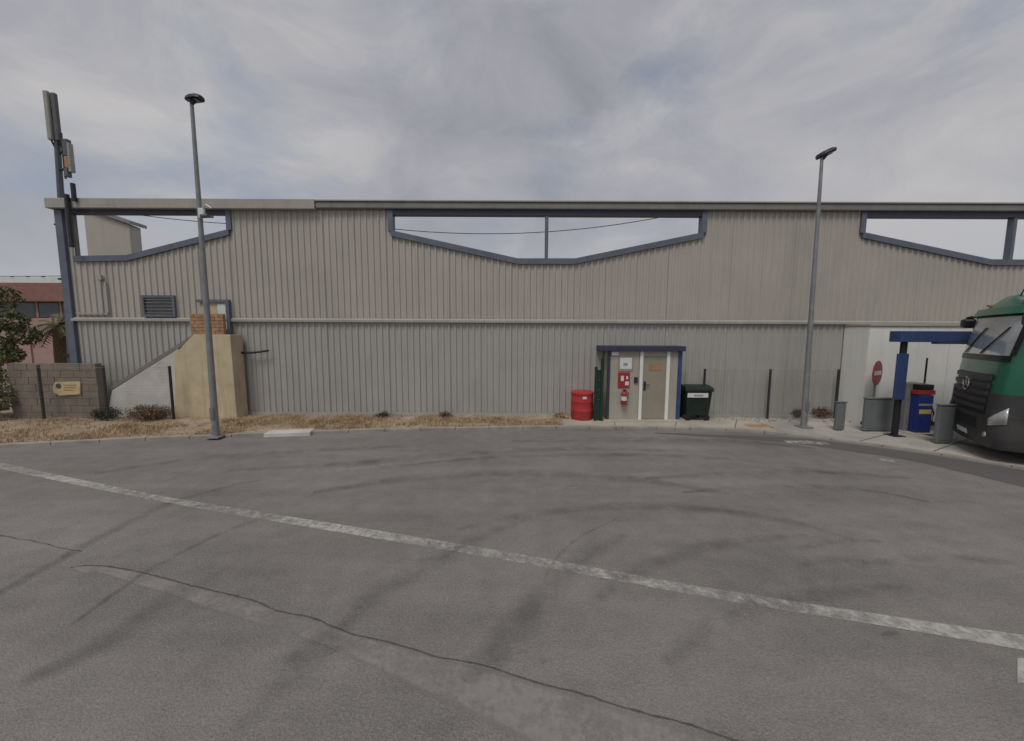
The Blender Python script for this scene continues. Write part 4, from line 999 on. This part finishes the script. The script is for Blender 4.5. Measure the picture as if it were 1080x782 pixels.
# cables seen through the gaps in the eaves
YQ = YW+22
ct2, _ = cable('thin overhead cable sagging behind the middle roof gap', W(392, 239, YQ), W(765, 214, YQ), 1.5, .035)
for A in (W(392, 239, YQ), W(765, 214, YQ)): MB().tube([(A.x, A.y, -.03), (A.x, A.y, A.z)], .09, 8).build('cable_pole', 'galv', ct2)
ct3, _ = cable('thin overhead cable crossing behind the left roof gap', W(60, 212, YQ), W(300, 238, YQ), .5, .035)
for A in (W(60, 212, YQ), W(300, 238, YQ)): MB().tube([(A.x, A.y, -.03), (A.x, A.y, A.z+.1)], .09, 8).build('cable_pole', 'galv', ct3)

def leaves(mb, c, rad, n, size, rnd, flat=1.0):
    for _ in range(n):
        while True:
            v = Vector((rnd.uniform(-1, 1), rnd.uniform(-1, 1), rnd.uniform(-1, 1)))
            if .15 < v.length < 1: break
        v = v.normalized()*(v.length**.55)
        p = Vector(c)+Vector((v.x*rad, v.y*rad, v.z*rad*flat))
        s = size*rnd.uniform(.6, 1.4)
        rot = Euler((rnd.uniform(-1.2, 1.2), rnd.uniform(-1.2, 1.2), rnd.uniform(0, 6.3))).to_matrix()
        mb.add([p+rot @ Vector(q) for q in ((-s, 0, 0), (0, -s*.42, s*.08), (s, 0, -s*.12), (0, s*.42, s*.08))], [(0, 1, 2, 3)])
def tree(name, label, base, hgt, clumps, mats, size, seed, trunk_r, cat='tree', group=None):
    rnd = random.Random(seed); t_ = thing(name, label, cat, tuple(base), group)
    b_ = Vector(base); top_ = b_+Vector((rnd.uniform(-.2, .2), rnd.uniform(-.2, .2), hgt*.62))
    tk = MB().tube([b_, b_.lerp(top_, .5)+Vector((.08, 0, 0)), top_], [trunk_r, trunk_r*.75, trunk_r*.4], 8)
    tk.build('trunk', 'bark', t_, smooth=50)
    lim = MB(); cr_ = [MB() for _ in mats]
    for i, (dx, dy, z, rd_, n) in enumerate(clumps):
        c = b_+Vector((dx, dy, z)); st0 = b_.lerp(top_, rnd.uniform(.55, 1.0))
        lim.tube([st0, st0.lerp(c, .5)+Vector((0, 0, .05)), c], [trunk_r*.35, trunk_r*.22, trunk_r*.1], 5)
        for k, mbk in enumerate(cr_): leaves(mbk, c, rd_*rnd.uniform(.85, 1.1), n//len(mats), size, rnd, .8)
    lim.build('limbs', 'bark', t_)
    for mbk, m_ in zip(cr_, mats): mbk.build('crown', m_, t_, fix=False)
    return t_
def clumps_for(rnd, n, rx, ry, z0, z1, r0, r1, cnt):
    return [(rnd.uniform(-rx, rx), rnd.uniform(-ry, ry), rnd.uniform(z0, z1), rnd.uniform(r0, r1), cnt) for _ in range(n)]
rnd = random.Random(3)
YT = YB+3.2
gB = W(2, 400, YT)
tree('broadleaf_tree', 'dark green tree behind the left end of the block wall', (gB.x-.3, YT, 0), W(0, 316, YT).z,
     [(dx, dy, z, r, 420) for dx, dy, z, r in ((-.6, 0, 4.3, .75), (.5, .1, 4.2, .6), (-1.3, .3, 3.8, .8), (.9, 0, 3.3, .55), (.1, -.4, 3.2, .7), (-.9, -.2, 3.0, .8), (1.15, .2, 2.7, .5), (.5, -.3, 2.3, .6), (-1.8, .1, 2.6, .8), (-.4, .3, 2.1, .7), (1.0, -.2, 1.9, .4), (-2.4, .3, 3.5, .8))], ['leaf_dark', 'leaf_mid'], .085, 5, .14)
YH = YB-.35
gH = W(-6, 436, YH)
tree('leafy_bush', 'yellow green bush against the left end of the block wall', (gH.x-.3, YH+.2, .05), 1.4,
     [(dx, dy, z, r, 420) for dx, dy, z, r in ((0, 0, 1.3, .42), (.25, -.1, .95, .36), (.35, 0, .55, .33), (-.3, .1, 1.5, .45), (-.5, -.1, .9, .45), (.1, -.2, .4, .34), (-.6, 0, .45, .4), (-1.0, 0, 1.1, .5), (-.1, .1, 1.85, .33))], ['leaf_yellow', 'leaf_mid'], .055, 9, .05, 'bush')
# small palm between block wall and mast
YPl = YB+5.0
gp_ = W(68, 400, YPl)
pa_ = thing('palm_tree', 'small palm with shaggy trunk before the pink building', 'palm', (gp_.x, YPl, -.03))
zc_ = W(68, 345, YPl).z
MB().tube([(gp_.x, YPl, -.03), (gp_.x+.03, YPl, zc_*.5), (gp_.x, YPl, zc_)], [.3, .26, .2], 10).build('trunk', 'bark', pa_, smooth=50)
rnd = random.Random(21)
for k in range(26):
    mbp = MB(); a = rnd.uniform(0, 6.28); up_ = rnd.uniform(-.5, 1.1); L_ = rnd.uniform(.75, 1.15)
    pts = []
    for j in range(7):
        t = j/6; r_ = L_*t; pts.append(Vector((gp_.x+math.cos(a)*r_*.8, YPl+math.sin(a)*r_*.8, zc_+up_*r_-0.85*r_*r_*.6+.05)))
    mbp.tube(pts, [.02]*6+[.006], 4)
    for j in range(1, 7):
        for sgn in (-1, 1):
            for q in (0, .5):
                p = pts[j-1].lerp(pts[j], q); d = (pts[j]-pts[j-1]).normalized(); side = d.cross(Vector((0, 0, 1))).normalized()*sgn
                tip = p+side*.26+d*.18-Vector((0, 0, .08)); mbp.add([p, p+d*.05, tip], [(0, 1, 2)])
    mbp.build('frond', 'leaf_mid' if k % 4 else 'leaf_dark', pa_, fix=False)

# shrubs by the fence, weeds by the wall
def shrub(label, base, rx, h, n, m_, seed, name='dry_shrub', thick=.008):
    rnd = random.Random(seed); t_ = thing(name, label, 'shrub', tuple(base)); mb = MB(); b_ = Vector(base)
    lf = MB()
    for _ in range(n):
        a = rnd.uniform(0, 6.28); sp_ = rnd.uniform(.1, 1)**.7; hh = h*rnd.uniform(.4, 1)*(1-.35*sp_)
        tip = b_+Vector((math.cos(a)*rx*sp_, math.sin(a)*rx*.6*sp_, hh)); st0 = b_+Vector((math.cos(a)*rx*.3*sp_, math.sin(a)*rx*.2*sp_, -.02))
        mdp = st0.lerp(tip, .55)+Vector((rnd.uniform(-.04, .04), rnd.uniform(-.04, .04), hh*.12))
        mb.tube([st0, mdp, tip], [thick, thick*.8, thick*.4], 3, False)
        leaves(lf, mdp.lerp(tip, .6), .1, 7, .035, rnd)
    mb.build('stems', m_, t_, fix=False); lf.build('leaves', m_, t_, fix=False); return t_
YSh = YFe+.12
p = W(112, 438, YSh); shrub('dark weed clump at the foot of a fence post before the white flank', (p.x, YSh, .06), .45, .48, 110, 'weed', 31, 'weed_clump')
p = W(158, 438, YSh-.05); shrub('dry brown shrub before the white flank of the stair', (p.x, YSh-.05, .06), .72, .62, 170, 'twig', 32)
p = W(841, 441, YFr+.15); shrub('small dry weed at the fence beside the right lamp', (p.x, YFr+.15, .06), .2, .3, 50, 'twig', 33, 'weed_clump')
p = W(866, 441, YFr+.15); shrub('larger dry weed in the fence corner by the white annex', (p.x, YFr+.15, .06), .35, .38, 80, 'twig', 34, 'weed_clump')
p = W(598, 441, YW-.35); shrub('pale dry weed tuft on the verge beside the red drum', (p.x-.15, YW-.35, .06), .3, .2, 50, 'straw', 35, 'weed_clump')
for k, px in enumerate((404, 470)):
    p = W(px, 441, YW-.3); shrub(('low green weed at the foot of the wall sheets' , 'low dry weed at the foot of the wall sheets')[k], (p.x, YW-.3, .06), .22, .16, 40, ('weed', 'twig')[k], 40+k, 'weed_clump')
# dry grass and litter over the verge: nobody could count it
rnd = random.Random(77); mb = MB()
xlo, xhi = k_l[2].x-6, k_l[-1].x
kx = sorted(smooth_path(k_l, 8), key=lambda v: v.x)
def front_y(x):
    for p, q in zip(kx, kx[1:]):
        if p.x <= x <= q.x: return p.y+(q.y-p.y)*(x-p.x)/max(1e-6, q.x-p.x)
    return kx[-1].y
cnt = 0
while cnt < 10500:
    x = rnd.uniform(xlo, xhi); fy = front_y(x)+.15; y = rnd.uniform(fy, YW-.1)
    dn_ = noise.noise(Vector((x*.7, y*1.1, 3)))+.35*noise.noise(Vector((x*3, y*3, 8)))
    if dn_ < rnd.uniform(-.35, .45): continue
    if x > XL and x > W(110, 440, YW).x and y > YS-.02 and x < W(256, 440, YS).x: continue
    for _ in range(3):
        a = rnd.uniform(0, 6.28); h = rnd.uniform(.03, .11); wv = rnd.uniform(.006, .014)
        bx_ = x+rnd.uniform(-.05, .05); by_ = y+rnd.uniform(-.05, .05)
        mb.add([(bx_-wv*math.cos(a), by_-wv*math.sin(a), .05), (bx_+wv*math.cos(a), by_+wv*math.sin(a), .05), (bx_+rnd.uniform(-.08, .08), by_+rnd.uniform(-.08, .08), .06+h)], [(0, 1, 2)])
    cnt += 1
gs_ = mb.build('dry_grass', 'straw', fix=False); gs_['kind'] = 'stuff'; gs_['label'] = 'sparse dry grass over the brown verge'
# pebbles on the verge and along the kerb
mb = MB(); rnd = random.Random(5)
for _ in range(1300):
    x = rnd.uniform(xlo, W(900, 450, YW).x)
    if x < xhi: fy = front_y(x); y = rnd.uniform(fy+.1, YW-.15)
    else: y = rnd.uniform(YW-.7, YW-.1)
    if x > W(110, 440, YW).x and y > YS-.05 and x < W(256, 440, YS).x: continue
    s = rnd.uniform(.012, .045); z = .075 if x < xhi else .063
    pts = [Vector((x+s*rnd.uniform(.7, 1.2)*dx, y+s*rnd.uniform(.7, 1.2)*dy, z+s*.6*dz)) for dx, dy, dz in ((1, 0, 0), (0, 1, 0), (-1, 0, 0), (0, -1, 0), (0, 0, 1), (0, 0, -1))]
    mb.add(pts, [(0, 1, 4), (1, 2, 4), (2, 3, 4), (3, 0, 4), (1, 0, 5), (2, 1, 5), (3, 2, 5), (0, 3, 5)])
gv = mb.build('gravel', 'kerb', fix=False); gv['kind'] = 'stuff'; gv['label'] = 'scattered pebbles on the verge and pavement'

for o in bpy.data.objects:
    if '_o' in o: del o['_o']
